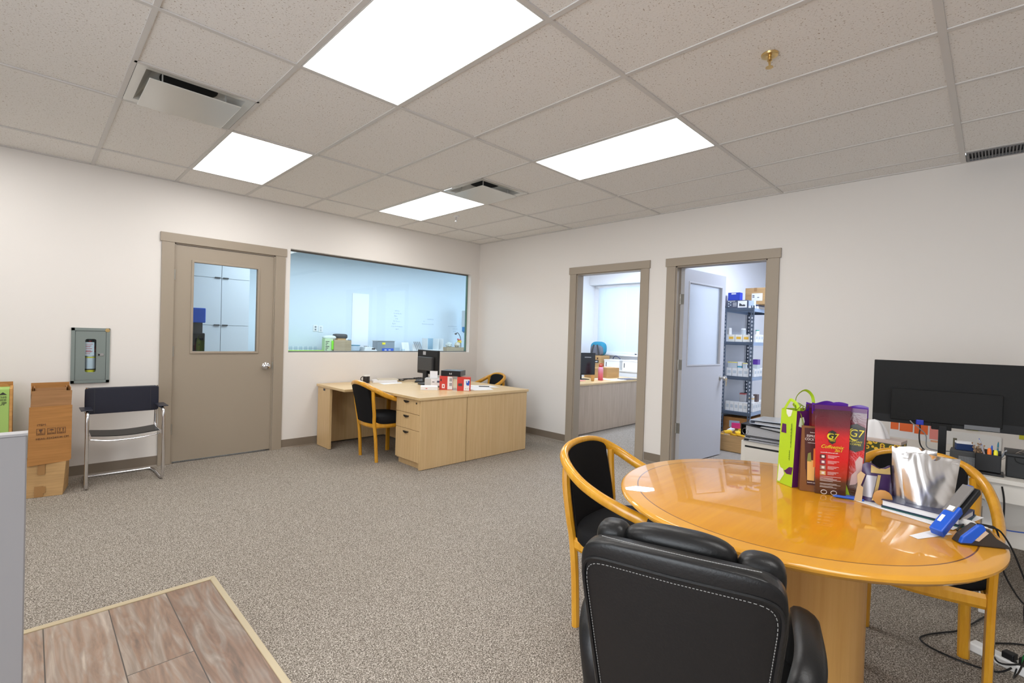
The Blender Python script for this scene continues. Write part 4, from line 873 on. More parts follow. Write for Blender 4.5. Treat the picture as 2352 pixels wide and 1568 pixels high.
# green gift bag
t = thing('gift_bag', 'lime green paper gift bag with ribbon handles and purple patches on the round table', 'bag', (-2.56, -5.09, ZT))
A0 = Vector((-2.605, -5.005, ZT)); A1 = Vector((-2.652, -5.078, ZT)); dw = (A1-A0); Xg = dw.normalized(); Ng = Vector((-.84, .54, 0)).normalized(); Wd = -Ng*.165; hh = .318
Ng = Xg.cross(Vector((0, 0, 1))); Ng = Ng if Ng.x < 0 else -Ng; Wd = -Ng*.11
def P(u, v, o=0): return A0+Xg*(.0+.084*(u+1)/2)+Ng*o+Vector((0, 0, hh*v))+(Ng*(-.012*v))
bm = nb(); grid(bm, lambda u, v: P(2*u-1, v), 6, 8); obj('end_panel', bm, M_green, t)
bm = nb(); grid(bm, lambda u, v: P(1, v)+Wd*u, 4, 6); obj('side_panel', bm, M_purple, t); bm = nb(); grid(bm, lambda u, v: P(-1, v)+Wd*u, 4, 6); obj('side_panel', bm, M_green, t)
bm = nb(); grid(bm, lambda u, v: P(2*u-1, v)+Wd, 4, 6); obj('end_panel', bm, M_purple, t)
bm = nb(); bm.faces.new([bm.verts.new(q) for q in (P(-1, .003), P(1, .003), P(1, .003)+Wd, P(-1, .003)+Wd)]); obj('base', bm, M_green, t)
M_off = mat('off_white_patch', (.72, .73, .62), .5)
bagshape(t, P, [(-.35, 1.0), (-.28, .94), (0, .90), (.3, .92), (.45, 1.0)], M_off, 'printed_patch', .001); bagshape(t, P, [(-.9, .02), (-.6, .02), (-.05, .14), (-.25, .20), (-.6, .21), (-.82, .26)], M_off, 'printed_patch', .001)
bagshape(t, P, [(-.82, .68), (-.15, .68), (-.24, .80), (-.75, .80)], M_purple, 'printed_patch', .001); bagshape(t, P, [(-.15, .18), (.25, .15), (.85, .16), (.98, .26), (.5, .25), (.1, .20)], M_purple, 'printed_patch', .001)
glyphs('printed_text', mat('dark_green_ink', (.06, .12, .01), .5), t, P(.50, .64, .0012), (0, 0, 1), Xg*-1, .12, .006, 3); glyphs('printed_text', MATS['dark_green_ink'], t, P(.42, .40, .0012), (0, 0, 1), Xg*-1, .04, .005, 4)
Xs = Wd.normalized(); bagm = lambda u, v, o=0.001: P(1, v)+Wd*u+Xg*o
bm = nb(); bm.faces.new([bm.verts.new(q) for q in (bagm(.10, .80, .0015), bagm(.28, .78, .0015), bagm(.36, .86, .0015), bagm(.30, .92, .0015), bagm(.14, .91, .0015))]); obj('printed_patch', bm, M_off, t)
bm = nb(); grid(bm, lambda u, v: P(2*u-1, .985)+Vector((0, 0, .004))-Ng*(.006+.0*v)+Vector((0, 0, -.03*v)), 4, 2); obj('inner_lining', bm, M_purple, t)
def ribbon(pts, w_=.007): bm = nb(); tube(bm, smoothpts(pts, 8), w_, 4, .0008); return bm
def Zv(z): return Vector((0, 0, z))
T0 = P(-.6, 1); T1 = P(.8, 1); T2 = P(.6, 1)+Wd*.9
obj('handle', ribbon([T0, T0+Zv(.03)+Xg*.02, T0.lerp(T1, .6)+Zv(.042), T1+Zv(.018)+Wd*.1, T1+Zv(-.05)+Wd*.15], .006), M_green, t, smooth=True)
obj('handle', ribbon([P(.5, 1)+Wd*.12+Zv(-.01), P(.5, 1)+Wd*.12+Zv(.055), P(.6, 1)+Wd*.45+Zv(.085), P(.6, 1)+Wd*.8+Zv(.06), T2+Zv(0)], .006), M_green, t, smooth=True)
for k in range(3):
    q = P(.65, 1)+Wd*(.12+.1*k)+Zv(.018-.006*k); bm = nb(); tube(bm, smoothpts([q+Xg*(.016*math.cos(a_))+Zv(.014*math.sin(a_))+Wd.normalized()*(.008*math.sin(2*a_)) for a_ in [2*PI*s/8 for s in range(9)]], 4), .004, 4, .0008); obj('bow_loop', bm, M_green, t, smooth=True)
bm = nb(); tube(bm, smoothpts([P(.75, 1)+Wd*.15+Zv(.02), P(1, .8)+Wd*.25+Xg*.012, P(1, .62)+Wd*.3+Xg*.012], 6), .006, 4, .0008); obj('ribbon_tail', bm, M_green, t, smooth=True)

# blue pen, white strip, glue tube, blue handheld
t = thing('pen', 'bright blue pen lying in front of the red coffee bags', 'pen', (-2.635, -5.26, ZT))
bm = nb(); tube(bm, [(-2.660, -5.222, ZT+.005), (-2.655, -5.232, ZT+.006), (-2.634, -5.300, ZT+.006), (-2.630, -5.318, ZT+.006)], .0055, 10, radii=[.35, 1, 1, .7]); obj('barrel', bm, M_blue, t, smooth=True)
bm = nb(); tube(bm, [(-2.634, -5.290, ZT+.013), (-2.640, -5.262, ZT+.013)], .0016, 6); obj('clip', bm, M_blue, t)
sheet('paper_strip', [(-2.918, -5.480), (-2.932, -5.503), (-2.795, -5.575), (-2.772, -5.538)], ZT, M_paper, 'narrow white paper strip under the blue handheld device', 'paper')
t = thing('handheld_device', 'blue and black handheld device propped in its black wedge holder, table edge', 'handheld device', (-2.80, -5.60, ZT))
dirv = Vector((.155, -.075, .125)); ln_ = dirv.length; zx = dirv.normalized(); sidev = Vector((-.30, -.95, 0)).normalized(); sidev = (sidev-zx*sidev.dot(zx)).normalized(); upv = zx.cross(sidev); upv = upv if upv.z > 0 else -upv
def fr(o): return Matrix(((zx.x, sidev.x, upv.x, o[0]), (zx.y, sidev.y, upv.y, o[1]), (zx.z, sidev.z, upv.z, o[2]), (0, 0, 0, 1)))
mm = fr((-2.845, -5.540, ZT+.018))
obj('blue_body', box(nb(), -.016, .100, -.010, .026, -.006, .022, mm), M_blue, t, bev=.004)
obj('handle_grip', box(nb(), .075, .205, -.006, .026, -.014, .008, mm), M_black, t, bev=.004)
obj('blue_edge', box(nb(), .070, .205, -.008, .010, .006, .014, mm), M_blue, t, bev=.002)
obj('clear_cover', box(nb(), .070, .195, -.014, .018, .013, .024, mm), mat('glossy_grey_window', (.35, .34, .34), .12, .6), t, bev=.004)
bm = nb(); box(bm, .072, .092, -.002, .014, .024, .026, mm); box(bm, .02, .05, -.004, .006, .0215, .023, mm); obj('button', bm, M_white, t, bev=.002)
bm = nb(); prism(bm, [(0, 0), (.13, 0), (.125, .010), (.095, .028), (.075, .052), (.050, .060), (.012, .022)], -.022, .022, Matrix(((.52, 0, .85, -2.862), (-.85, 0, .52, -5.585), (0, 1, 0, ZT), (0, 0, 0, 1)))); obj('wedge_holder', bm, mat('dark_brown_plastic', (.035, .027, .022), .6), t, bev=.004)
bm = nb(); prism(bm, [(0, .004), (.030, .006), (.066, .052), (.058, .066), (.046, .064), (.006, .022)], -.0245, -.010, Matrix(((.52, 0, .85, -2.862), (-.85, 0, .52, -5.585), (0, 1, 0, ZT), (0, 0, 0, 1)))); obj('blue_bracket', bm, M_blue, t, bev=.003)
bm = nb(); prism(bm, [(.036, .018), (.046, .016), (.070, .044), (.062, .050)], -.0262, -.0246, Matrix(((.52, 0, .85, -2.862), (-.85, 0, .52, -5.585), (0, 1, 0, ZT), (0, 0, 0, 1)))); obj('beige_sticker', bm, mat('beige_sticker', (.55, .42, .32), .6), t)
t = thing('glue_tube', 'white plastic glue tube with a pointed nozzle beside the black wedge holder', 'glue tube', (-2.70, -5.60, ZT))
bm = nb(); lathe(bm, [(0, 0), (.012, .001), (.013, .04), (.010, .052), (.005, .058), (.003, .085), (0, .087)], 14, m=Matrix.Translation((-2.665, -5.575, ZT+.013)) @ Euler((0, PI/2-.06, -1.9)).to_matrix().to_4x4()); obj('tube_body', bm, M_white, t, smooth=True)
bm = nb(); tube(bm, smoothpts([(-2.74, -5.60, ZT+.01), (-2.70, -5.63, ZT+.022), (-2.66, -5.66, ZT+.014), (-2.63, -5.69, TZ-.005), (-2.60, -5.73, TZ-.10), (-2.50, -5.78, .45), (-2.30, -5.76, .20), (-2.05, -5.75, .03), (-1.95, -5.76, .025)], 8), .0028, 6); solo('cable', bm, M_black, 'black cable hanging off the round table edge behind the blue handheld', 'cable', smooth=True)
bm = nb(); tube(bm, smoothpts([(-2.75, -5.585, ZT+.004), (-2.68, -5.60, ZT+.012), (-2.62, -5.655, ZT+.008), (-2.58, -5.68, TZ-.02), (-2.54, -5.70, .60), (-2.46, -5.76, .48), (-2.35, -5.78, .52), (-2.28, -5.76, .40), (-2.10, -5.79, .15), (-1.95, -5.80, .03)], 8), .0028, 6); solo('cable', bm, M_black, 'second black cable drooping from the table edge to the floor at far right', 'cable', smooth=True)

# ================================================================ BLACK LEATHER ARMCHAIR (local: faces +y)
t = thing('leather_armchair', 'black padded leather office armchair seen from behind in the foreground', 'chair', (-3.725, -5.137, 0), math.radians(17-90), world=False)
def tilt(p, z0=.45, k=.20): return Vector((p[0], p[1]-(p[2]-z0)*k*(p[2] > z0), p[2]))
def back_sheet(off, hw, z0, z1, e, nu=24, nv=24, th=.03):
    bm = nb(); rings = []
    for j in range(nv+1):
        ph = -PI/2+PI*j/nv; ring = []
    return bm
def padbox(bm, c, sx, sy, sz, e1, e2, nu=40, nv=18, bow=0, k=.20, droop=0):
    m0 = bmesh.new(); super_e(m0, (0, 0, 0), sx, sz, sy, e1, e2, nu, nv)   # x, z(as y), thickness
    for v_ in m0.verts:
        x, zz, yy = v_.co; f_ = 1+0.10*(zz/sz); p = Vector((c[0]+x*f_, c[1]+yy+bow*(x/sx)**2, c[2]+zz-droop*(x/sx)**2)); v_.co = tilt(p, .45, k)
    me = bpy.data.meshes.new('q'); m0.to_mesh(me); bm.from_mesh(me); m0.free(); bpy.data.meshes.remove(me); return bm
bm = nb(); padbox(bm, (0, -.165, .705), .188, .030, .226, .20, .26, bow=.012, droop=.004); obj('back_shell', bm, M_leather, t, smooth=True, local=True)
bm = nb(); padbox(bm, (0, -.130, .700), .194, .040, .215, .34, .36, bow=.012, droop=.01); obj('back_cushion', bm, M_leather, t, smooth=True, local=True)
for s, hw_, zc, hx in ((-1, .038, .905, -.150), (0, .118, .915, -.008), (1, .046, .898, .152)):
    bm = nb(); super_e(bm, (0, 0, 0), hw_, .038, .045, .7, .7, 28, 14, m=Matrix.Translation(tilt((hx, -.085, zc-.01)))); obj('pillow_top', bm, M_leather, t, smooth=True, local=True)
pts = []
for k in range(41):
    a_ = -PI*.5+2*PI*k/40; ca, sa = math.cos(a_), math.sin(a_); x = .178*math.copysign(abs(ca)**.2, ca); zz = .200*math.copysign(abs(sa)**.2, sa)
    pts.append(tilt((x*(1+.1*zz/.188), -.1945+.013*(x/.19)**2, .690+zz)))
bm = nb(); tube(bm, pts[:-1], .0045, 6, close=True); obj('piping', bm, M_leather, t, smooth=True, local=True)
bm = nb()
for o_, m_ in ((.93, 0),):
    for k in range(40):
        p, q = pts[k], pts[k+1]; seg = (q-p).length; n_ = max(1, int(seg/.007))
        for s in range(n_):
            a_, c_ = p.lerp(q, (s+.15)/n_), p.lerp(q, (s+.75)/n_); cc = Vector((0, pts[0].y, .690))
            f_ = lambda r_: Vector((r_.x*.955, r_.y-.0035, .690+(r_.z-.690)*.955)); tube(bm, [f_(a_), f_(c_)], .0008, 4)
obj('stitching', bm, M_stitch, t, local=True)
bm = nb()
for k in range(60):
    u = -.14+.28*k/59; p = tilt((u*1.08, -.170+.012*(u/.19)**2, .9320)); tube(bm, [p-Vector((.0022, 0, 0)), p+Vector((.0022, 0, 0))], .0008, 4)
obj('stitching', bm, M_stitch, t, local=True)
bm = nb(); super_e(bm, (0, .06, .47), .245, .25, .058, .4, .4, 36, 12); obj('seat', bm, M_leather, t, smooth=True, local=True)
for s in (-.90, 1):
    bm = nb(); q = smoothpts([(s*.205, -.12, .44), (s*.216, -.145, .56), (s*.238, -.118, .640), (s*.254, -.04, .672), (s*.254, .10, .676), (s*.254, .175, .660), (s*.252, .205, .60), (s*.245, .205, .50), (s*.235, .18, .44)], 6)
    tube(bm, q, .018, 12, .034, up=(0, -1, 0)); obj('armrest', bm, M_leather, t, smooth=True, local=True)
bm = nb(); cyl(bm, (0, 0, .10), .028, .31, 20); cyl(bm, (0, 0, .38), .05, .03, 20); obj('gas_lift', bm, M_black, t, smooth=True, local=True)
for k in range(5):
    a_ = 2*PI*k/5+.3; bm = nb(); tube(bm, [(0, 0, .115), (.16*math.cos(a_), .16*math.sin(a_), .10), (.29*math.cos(a_), .29*math.sin(a_), .075)], .022, 8, radii=[1.1, .9, .7]); lg = obj('base_spoke', bm, M_black, t, smooth=True, local=True)
    bm = nb(); 
    for o_ in (-.016, .016): cyl(bm, (.29*math.cos(a_)-math.sin(a_)*o_-.0, .29*math.sin(a_)+math.cos(a_)*o_, .028), .028, .001, 16, 'x')
    bm.free(); bm = nb(); tube(bm, [Vector((.29*math.cos(a_), .29*math.sin(a_), .029))+Vector((-math.sin(a_), math.cos(a_), 0))*o_ for o_ in (-.022, .022)], .029, 18); obj('caster', bm, M_dgrey, lg, smooth=True, local=True)

# ================================================================ RIGHT-HAND DESK WITH THE LARGE MONITOR
DX, DZ = -1.55, .733
t = thing('white_desk', 'off-white desk against the right wall carrying the large monitor', 'desk', (-1.1, -5.9, 0))
obj('desktop', box(nb(), DX, -.62, -7.0, -4.93, .711, DZ), M_warmw, t, bev=.002)
obj('front_rail', box(nb(), DX+.015, DX+.035, -7.0, -5.0, .62, .711), M_warmw, t)
bm = nb(); box(bm, -1.36, -1.34, -7.0, -5.55, .36, .585); obj('modesty_panel', bm, M_warmw, t, bev=.002)
for y in (-5.66, -6.9): obj('leg', box(nb(), -1.40, -1.36, y-.025, y+.025, 0, .711), M_white, t, bev=.003)
for y in (-5.1, -6.9): obj('leg', box(nb(), -.70, -.66, y-.025, y+.025, 0, .711), M_white, t, bev=.003)
bm = nb(); cyl(bm, (-1.43, -5.625, .575), .020, .06, 16, 'x'); obj('clamp_knob', bm, M_white, t, smooth=True)
# filing pedestal with binders
t = thing('filing_cabinet', 'low off-white filing cabinet with ring binders on top beside the storeroom door', 'cabinet', (-.70, -4.55, 0))
obj('body', box(nb(), -.944, -.43, -4.86, -4.274, 0.02, .596), M_warmw, t, bev=.003); obj('plinth', box(nb(), -.92, -.45, -4.84, -4.29, 0, .02), M_dgrey, t)
for a, c in ((.30, .548), (.04, .288)): dr = obj('drawer', box(nb(), -.956, -.944, -4.845, -4.305, a, c), M_warmw, t, bev=.002)
bm = nb(); box(bm, -.9465, -.944, -4.85, -4.303, .549, .562); box(bm, -.9465, -.944, -4.85, -4.303, .289, .299); obj('drawer_gap', bm, M_dark, t)
M_pg = mat('paper_edges', (.52, .52, .54), .7)
def binder(z, x0, x1, y0, y1, h, label, lid=0.0, rz=0, col=M_black):
    t = thing('ring_binder', label, 'binder', ((x0+x1)/2, (y0+y1)/2, z), group='ring binders on the filing cabinet'); mm = mx(((x0+x1)/2, (y0+y1)/2, z), rz); a, c = (x1-x0)/2, (y1-y0)/2
    obj('cover', box(nb(), -a, a, -c, c, 0, .004, mm), col, t)
    obj('pages', box(nb(), -a+.01, a-.01, -c+.01, c-.035, .004, h-.012, mm), M_pg, t)
    bm = nb(); k = 0; zz = .010
    while zz < h-.014: box(bm, -a+.0085, -a+.0095, -c+.012, c-.036, zz, zz+.0012, mm); zz += .0055
    obj('page_lines', bm, M_mgrey, t)
    obj('spine', box(nb(), -a, a, c-.004, c, 0, h, mm), col, t)
    bm = nb(); prism(bm, [(-c, h-.004+lid), (c, h-.004), (c, h), (-c, h+.004+lid)], -a, a, mm @ Matrix(((0, 0, 1, 0), (1, 0, 0, 0), (0, 1, 0, 0), (0, 0, 0, 1)))); obj('cover', bm, col, t)
    if h > .06:
        for o in (-.07, .0, .07):
            bm = nb(); tube(bm, [mm @ Vector((o-a+.08, c-.030+.022*math.cos(q), .030+.024*math.sin(q))) for q in [2*PI*k/16 for k in range(16)]], .002, 6, close=True); obj('ring', bm, M_chrome, t, smooth=True)
binder(.597, -.955, -.66, -4.58, -4.295, .022, 'thin grey report lying at the bottom of the binder stack', col=M_mgrey)
binder(.620, -.950, -.66, -4.60, -4.30, .020, 'thin white binder, second from the bottom of the binder stack', rz=.03, col=mat('white_binder', (.55, .56, .60), .4))
binder(.641, -.965, -.67, -4.62, -4.275, .088, 'thick black ring binder full of pages, its rings facing the doorway', lid=-.035)
binder(.731, -.93, -.65, -4.64, -4.33, .030, 'white clear-covered binder on top of the thick black binder', rz=-.05, lid=.01, col=mat('pale_blue_cover', (.50, .56, .66), .25))
# wide monitor (faces +x)
yawm = math.radians(9); Mm = mx((-1.29, -5.145, 0), yawm)
t = thing('monitor', 'large black widescreen monitor seen from behind, cut by the right edge of the photo', 'monitor', (-1.20, -5.45, DZ))
M_mback = mat('textured_monitor_back', (.010, .010, .010), .6, spec=.25); bump(M_mback, noise(M_mback, texco(M_mback), 300, 2), .4, .001)
obj('case', box(nb(), 0, .022, -.70, 0, .915, 1.281, Mm), M_mback, t, bev=.003); obj('screen', box(nb(), .0221, .023, -.693, -.007, .93, 1.275, Mm), M_blackgl, t)
bm = nb(); prism(bm, [(-.085, .937), (-.555, .938), (-.555, 1.118), (-.085, 1.118)], -.028, 0, Mm @ Matrix(((0, 0, 1, 0), (1, 0, 0, 0), (0, 1, 0, 0), (0, 0, 0, 1)))); obj('rear_cover', bm, M_mback, t, bev=.004)
bm = nb(); box(bm, -.0005, .001, -.697, -.003, .915, .960, Mm); obj('lower_strip', bm, M_black, t)
obj('rating_label', box(nb(), -.0295, -.028, -.545, -.405, .922, .945, Mm), mat('rating_label', (.16, .165, .175), .4), t)
bm = nb(); box(bm, -.0295, -.027, -.155, -.118, .958, .976, Mm); obj('power_socket', bm, M_dark, t)
bm = nb(); box(bm, -.034, -.016, -.353, -.268, .902, .937, Mm); obj('hinge_block', bm, M_mback, t, bev=.003)
bm = nb(); box(bm, -.038, -.020, -.333, -.299, DZ+.006, .925, Mm); obj('neck', bm, M_black, t, bev=.002)
bm = nb(); box(bm, -.14, .10, -.43, -.20, DZ, DZ+.008, Mm); obj('stand_base', bm, M_black, t, bev=.003)
bm = nb(); p = [Mm @ Vector(q) for q in ((-.034, -.216, .93), (-.036, -.219, .90), (-.045, -.216, .86), (-.05, -.222, .81), (-.05, -.245, .78), (-.04, -.30, .755), (-.02, -.36, .75), (.03, -.42, DZ+.01))]
tube(bm, smoothpts(p, 6), .0035, 8); obj('video_cable', bm, M_black, t, smooth=True)
obj('video_plug', box(nb(), -.044, -.028, -.234, -.200, .920, .948, Mm), mat('blue_plug', (.012, .03, .42), .35), t, bev=.003)
bm = nb(); p = [Mm @ Vector(q) for q in ((-.03, -.175, .937), (-.045, -.185, .925), (-.045, -.21, .905), (-.04, -.245, .865), (-.04, -.252, .80), (-.03, -.30, .785), (0, -.40, .785), (.06, -.5, DZ+.02))]
tube(bm, smoothpts(p, 6), .0028, 8); obj('power_cable', bm, M_mgrey, t, smooth=True)

# tissue box
M_sun = mat('sunflower_print', (.1, .08, .01), .5)
N, L, b = nodes(M_sun); vo = N.new('ShaderNodeTexVoronoi'); vo.inputs['Scale'].default_value = 38; L.new(texco(M_sun), vo.inputs['Vector'])
tocol(M_sun, ramp(M_sun, vo.outputs['Distance'], [(0, (.16, .05, .01)), (.20, (.14, .05, .01)), (.24, (.80, .50, .03)), (.42, (.62, .42, .03)), (.46, (.05, .06, .015)), (1, (.02, .025, .01))], 'CONSTANT'))
t = thing('tissue_box', 'sunflower patterned tissue box with a tissue pulled up beside the large monitor', 'tissue box', (-1.40, -5.21, DZ)); mm = mx((-1.385, -5.205, DZ), -.12)
obj('box_body', box(nb(), -.06, .06, -.105, .115, 0, .078, mm), M_sun, t, bev=.002); obj('box_top', box(nb(), -.061, .061, -.106, .116, .078, .096, mm), mat('pinkish_cream', (.58, .48, .44), .5), t, bev=.002)
bm = nb()
def tis(u, v):
    a = 2*PI*u; r_ = .060*(1-v)**.33*(1+.14*math.sin(5*a+1)); return mm @ Vector((.0+r_*.6*math.cos(a), .025+r_*1.0*math.sin(a)+.012*v, .095+.105*v+.008*math.sin(3*a)*v*(1-v)))
grid(bm, tis, 40, 14); obj('tissue', bm, M_paper, t, smooth=True)
# card box, wallet, pen holder, trays on the desk
t = thing('small_blue_box', 'small navy blue card box on the black tray under the large monitor', 'box', (-1.33, -5.55, DZ+.06)); mm = mx((-1.33, -5.555, DZ+.085), .25)
obj('box_body', box(nb(), -.02, .02, -.035, .035, 0, .034, mm), mat('navy_card', (.008, .03, .12), .4), t, bev=.001); obj('lid', box(nb(), -.02, .02, -.033, .035, .034, .044, mm), M_paper, t)
t = thing('speaker_unit', 'black meshed desk speaker behind the right wooden chair', 'speaker', (-1.33, -5.555, DZ))
obj('case', box(nb(), -1.375, -1.28, -5.605, -5.50, DZ, DZ+.084), M_dgrey, t, bev=.003)
bm = nb(); z = DZ+.005
while z < DZ+.055: box(bm, -1.377, -1.3755, -5.60, -5.535, z, z+.0025); z += .006
y = -5.60
while y < -5.535: box(bm, -1.3765, -1.3755, y, y+.0015, DZ+.004, DZ+.056); y += .006
obj('mesh_grille', bm, M_mgrey, t)
t = thing('marker_battery', 'small dark cylinder standing beside the monitor neck', 'cylinder', (-1.28, -5.50, DZ)); bm = nb(); cyl(bm, (-1.28, -5.515, DZ), .008, .135, 14); obj('body', bm, mat('olive_metal', (.14, .13, .09), .35, .5), t, smooth=True)
t = thing('pen_holder', 'black plastic pen holder full of pens and dried flowers on the white desk', 'pen holder', (-1.44, -5.645, DZ)); PX, PY, PZ = -1.445, -5.648, DZ+.012
bm = nb(); box(bm, PX-.03, PX+.03, PY-.047, PY-.044, .0+PZ, PZ+.088); box(bm, PX-.03, PX+.03, PY+.044, PY+.047, PZ, PZ+.088); box(bm, PX-.03, PX-.027, PY-.047, PY+.047, PZ, PZ+.088); box(bm, PX+.027, PX+.03, PY-.047, PY+.047, PZ, PZ+.105); box(bm, PX-.03, PX+.03, PY-.047, PY+.047, PZ, PZ+.004)
obj('holder_body', bm, M_black, t, bev=.001)
def pen(name, label, cat, p0, p1, r_, m, tip=None, parts=()):
    t = thing(name, label, cat, p0, group='pens in the black holder'); bm = nb(); tube(bm, [p0, Vector(p0).lerp(Vector(p1), .9), p1], r_, 10, radii=[1, 1, .6]); obj('barrel', bm, m, t, smooth=True)
    if tip: bm = nb(); q = Vector(p1); d_ = (q-Vector(p0)).normalized(); tube(bm, [q-d_*.03, q+d_*.004], r_*1.05, 10, radii=[1, .4]); obj('cap', bm, tip, t, smooth=True)
pen('ballpoint_pen', 'blue and silver ballpoint pen leaning left out of the black holder', 'pen', (PX, PY-.005, PZ+.01), (PX+.0, PY+.035, PZ+.155), .0045, mat('silver_barrel', (.45, .45, .5), .3), M_blue)
pen('highlighter', 'orange highlighter standing in the black pen holder', 'highlighter', (PX-.012, PY-.005, PZ+.01), (PX-.012, PY-.003, PZ+.118), .0085, mat('orange_plastic', (.9, .19, .01), .35))
pen('highlighter', 'yellow highlighter standing in the black pen holder', 'highlighter', (PX-.012, PY-.028, PZ+.01), (PX-.012, PY-.026, PZ+.112), .0085, mat('yellow_plastic', (.85, .80, .03), .35))
pen('ballpoint_pen', 'thin blue pen upright behind the two highlighters', 'pen', (PX+.01, PY-.010, PZ+.01), (PX+.01, PY-.012, PZ+.130), .004, M_blue)
pen('pencil', 'dark teal pencil pointing up behind the yellow highlighter', 'pencil', (PX+.015, PY-.03, PZ+.01), (PX+.015, PY-.034, PZ+.150), .0035, mat('teal_pencil', (.02, .16, .24), .4), mat('wood_tip', (.5, .33, .18), .6))
pen('marker_pen', 'grey marker leaning right out of the black holder', 'pen', (PX+.01, PY-.02, PZ+.02), (PX+.02, PY-.065, PZ+.115), .005, M_mgrey)
bm = nb(); rr = random.Random(11)
for k in range(26):
    p0 = Vector((PX+.005, PY+.025, PZ+.02)); p1 = p0+Vector((rr.uniform(-.02, .02), rr.uniform(-.012, .036), rr.uniform(.07, .115))); tube(bm, [p0, p1], .0008, 4); super_e(bm, p1, .004, .004, .005, 1, 1, 6, 4)
solo('dried_flowers', bm, mat('dried_flower', (.30, .19, .11), .8), 'small bunch of brown dried flowers at the left of the pen holder', 'dried flowers')
bm = nb(); tube(bm, [(PX, PY-.04, PZ+.06), (PX+.01, PY-.13, PZ+.135)], .001, 5)
for k in range(9):
    c_ = Vector((PX, PY-.04, PZ+.06)).lerp(Vector((PX+.01, PY-.13, PZ+.135)), .45+.06*k); tube(bm, [c_, c_+Vector((.003, -.014, .012 if k % 2 else -.006))], .0012, 4)
solo('dried_grass_stem', bm, mat('dry_grass', (.20, .17, .14), .8), 'feathery dried grass stem leaning right out of the pen holder', 'dried grass')
t = thing('desk_tray', 'low black plastic tray under the pen holder at the desk edge', 'tray', (-1.45, -5.65, DZ))
obj('tray_body', box(nb(), -1.50, -1.40, -5.705, -5.59, DZ, DZ+.011), M_black, t, bev=.002); 
t = thing('storage_box', 'large dark grey storage box at the right edge of the white desk', 'box', (-1.38, -5.84, DZ))
obj('box_body', box(nb(), -1.46, -1.28, -6.0, -5.712, DZ, DZ+.105), mat('charcoal_plastic', (.022, .023, .024), .55, spec=.3), t, bev=.005)
bm = nb(); box(bm, -1.468, -1.27, -6.01, -5.705, DZ+.105, DZ+.119); obj('lid', bm, M_black, t, bev=.003)
bm = nb(); q = [(-1.462, -5.74, DZ+.100), (-1.463, -5.75, DZ+.08), (-1.463, -5.80, DZ+.074), (-1.463, -5.98, DZ+.070)]; tube(bm, smoothpts(q, 5), .002, 6); obj('handle_groove', bm, M_dark, t)
# papers pinned on the right wall behind the monitor
def wallnote(name, y0, y1, z0, z1, m, label, cat, o=0.0, **k): return solo(name, box(nb(), -.006-o, -.0045-o, y0, y1, z0, z1), m, label, cat, **k)
wallnote('pinned_sheet', -5.405, -5.08, .60, .835, M_paper, 'white sheet with orange squares pinned on the wall left of the monitor neck', 'paper')
for k, (a, c) in enumerate(((-5.135, -5.085), (-5.222, -5.142), (-5.312, -5.232))): wallnote('orange_note', a, c, .705-.006*k, .83, M_orange, ['leftmost', 'second from the left', 'third from the left'][k]+' orange note in the row on the wall below the large monitor', 'sticky note', .002)
wallnote('pink_note', -5.395, -5.322, .665, .79, M_pink, 'pink note at the right end of the orange note row', 'sticky note', .002)
wallnote('striped_note', -5.395, -5.33, .60, .658, mat('pink_yellow_note', (.85, .42, .25), .5), 'pink and yellow note under the pink note on the wall', 'sticky note', .002)
bm = nb(); prism(bm, [(-5.42, .56)]+[(-5.42, .745), (-5.69, .745), (-5.703, .741), (-5.71, .733)]+[(-5.71, .56)], 0, .002, Matrix(((0, 0, -1, -.005), (1, 0, 0, 0), (0, 1, 0, 0), (0, 0, 0, 1)))); solo('laminated_sheet', bm, M_white, 'white laminated sheet with rounded corners on the wall behind the pen holder', 'paper')
wallnote('yellow_note', -5.59, -5.52, .768, .79, mat('olive_note', (.55, .52, .02), .5), 'yellow-green note just under the monitor edge, left one', 'sticky note', .002)
wallnote('yellow_note', -5.90, -5.795, .745, .80, MATS['olive_note'], 'yellow-green note at the right edge of the photo under the monitor', 'sticky note', .002)
# floor cables and power strip
def cable(pts, label, m=M_black, r_=.0038): bm = nb(); tube(bm, smoothpts(pts, 8), r_, 7); solo('cable', bm, m, label, 'cable', smooth=True)
cable([(-1.98, -5.745, .035), (-2.0, -5.70, .006), (-2.02, -5.60, .006), (-2.00, -5.50, .006), (-1.95, -5.45, .006), (-1.88, -5.47, .006), (-1.80, -5.52, .006), (-1.70, -5.58, .006), (-1.45, -5.66, .006)], 'black cable looping on the carpet around the legs of the right wooden chair')
cable([(-1.93, -5.76, .045), (-1.90, -5.70, .012), (-1.80, -5.66, .006), (-1.70, -5.72, .006), (-1.62, -5.85, .006), (-1.6, -6.2, .006)], 'black cable running right from the white power strip')
cable([(-1.93, -5.78, .045), (-1.95, -5.70, .03), (-1.80, -5.68, .10), (-1.62, -5.70, .35), (-1.57, -5.71, .60), (-1.555, -5.70, .70)], 'black cable rising from the power strip to the white desk edge')
cable([(-1.50, -5.59, .742), (-1.556, -5.60, .735), (-1.56, -5.625, .685), (-1.54, -5.63, .66), (-1.50, -5.62, .60), (-1.47, -5.625, .45)], 'thick black cable over the white desk edge left of the storage box', r_=.006)
cable([(-1.34, -5.69, .44), (-1.42, -5.75, .46), (-1.50, -5.85, .50), (-1.5, -6.0, .55)], 'blue network cable under the white desk', M_blue, .003)
t = thing('power_strip', 'white power strip on the carpet at the lower right corner', 'power strip', (-1.92, -5.80, 0)); mm = mx((-1.925, -5.785, 0), 1.15)
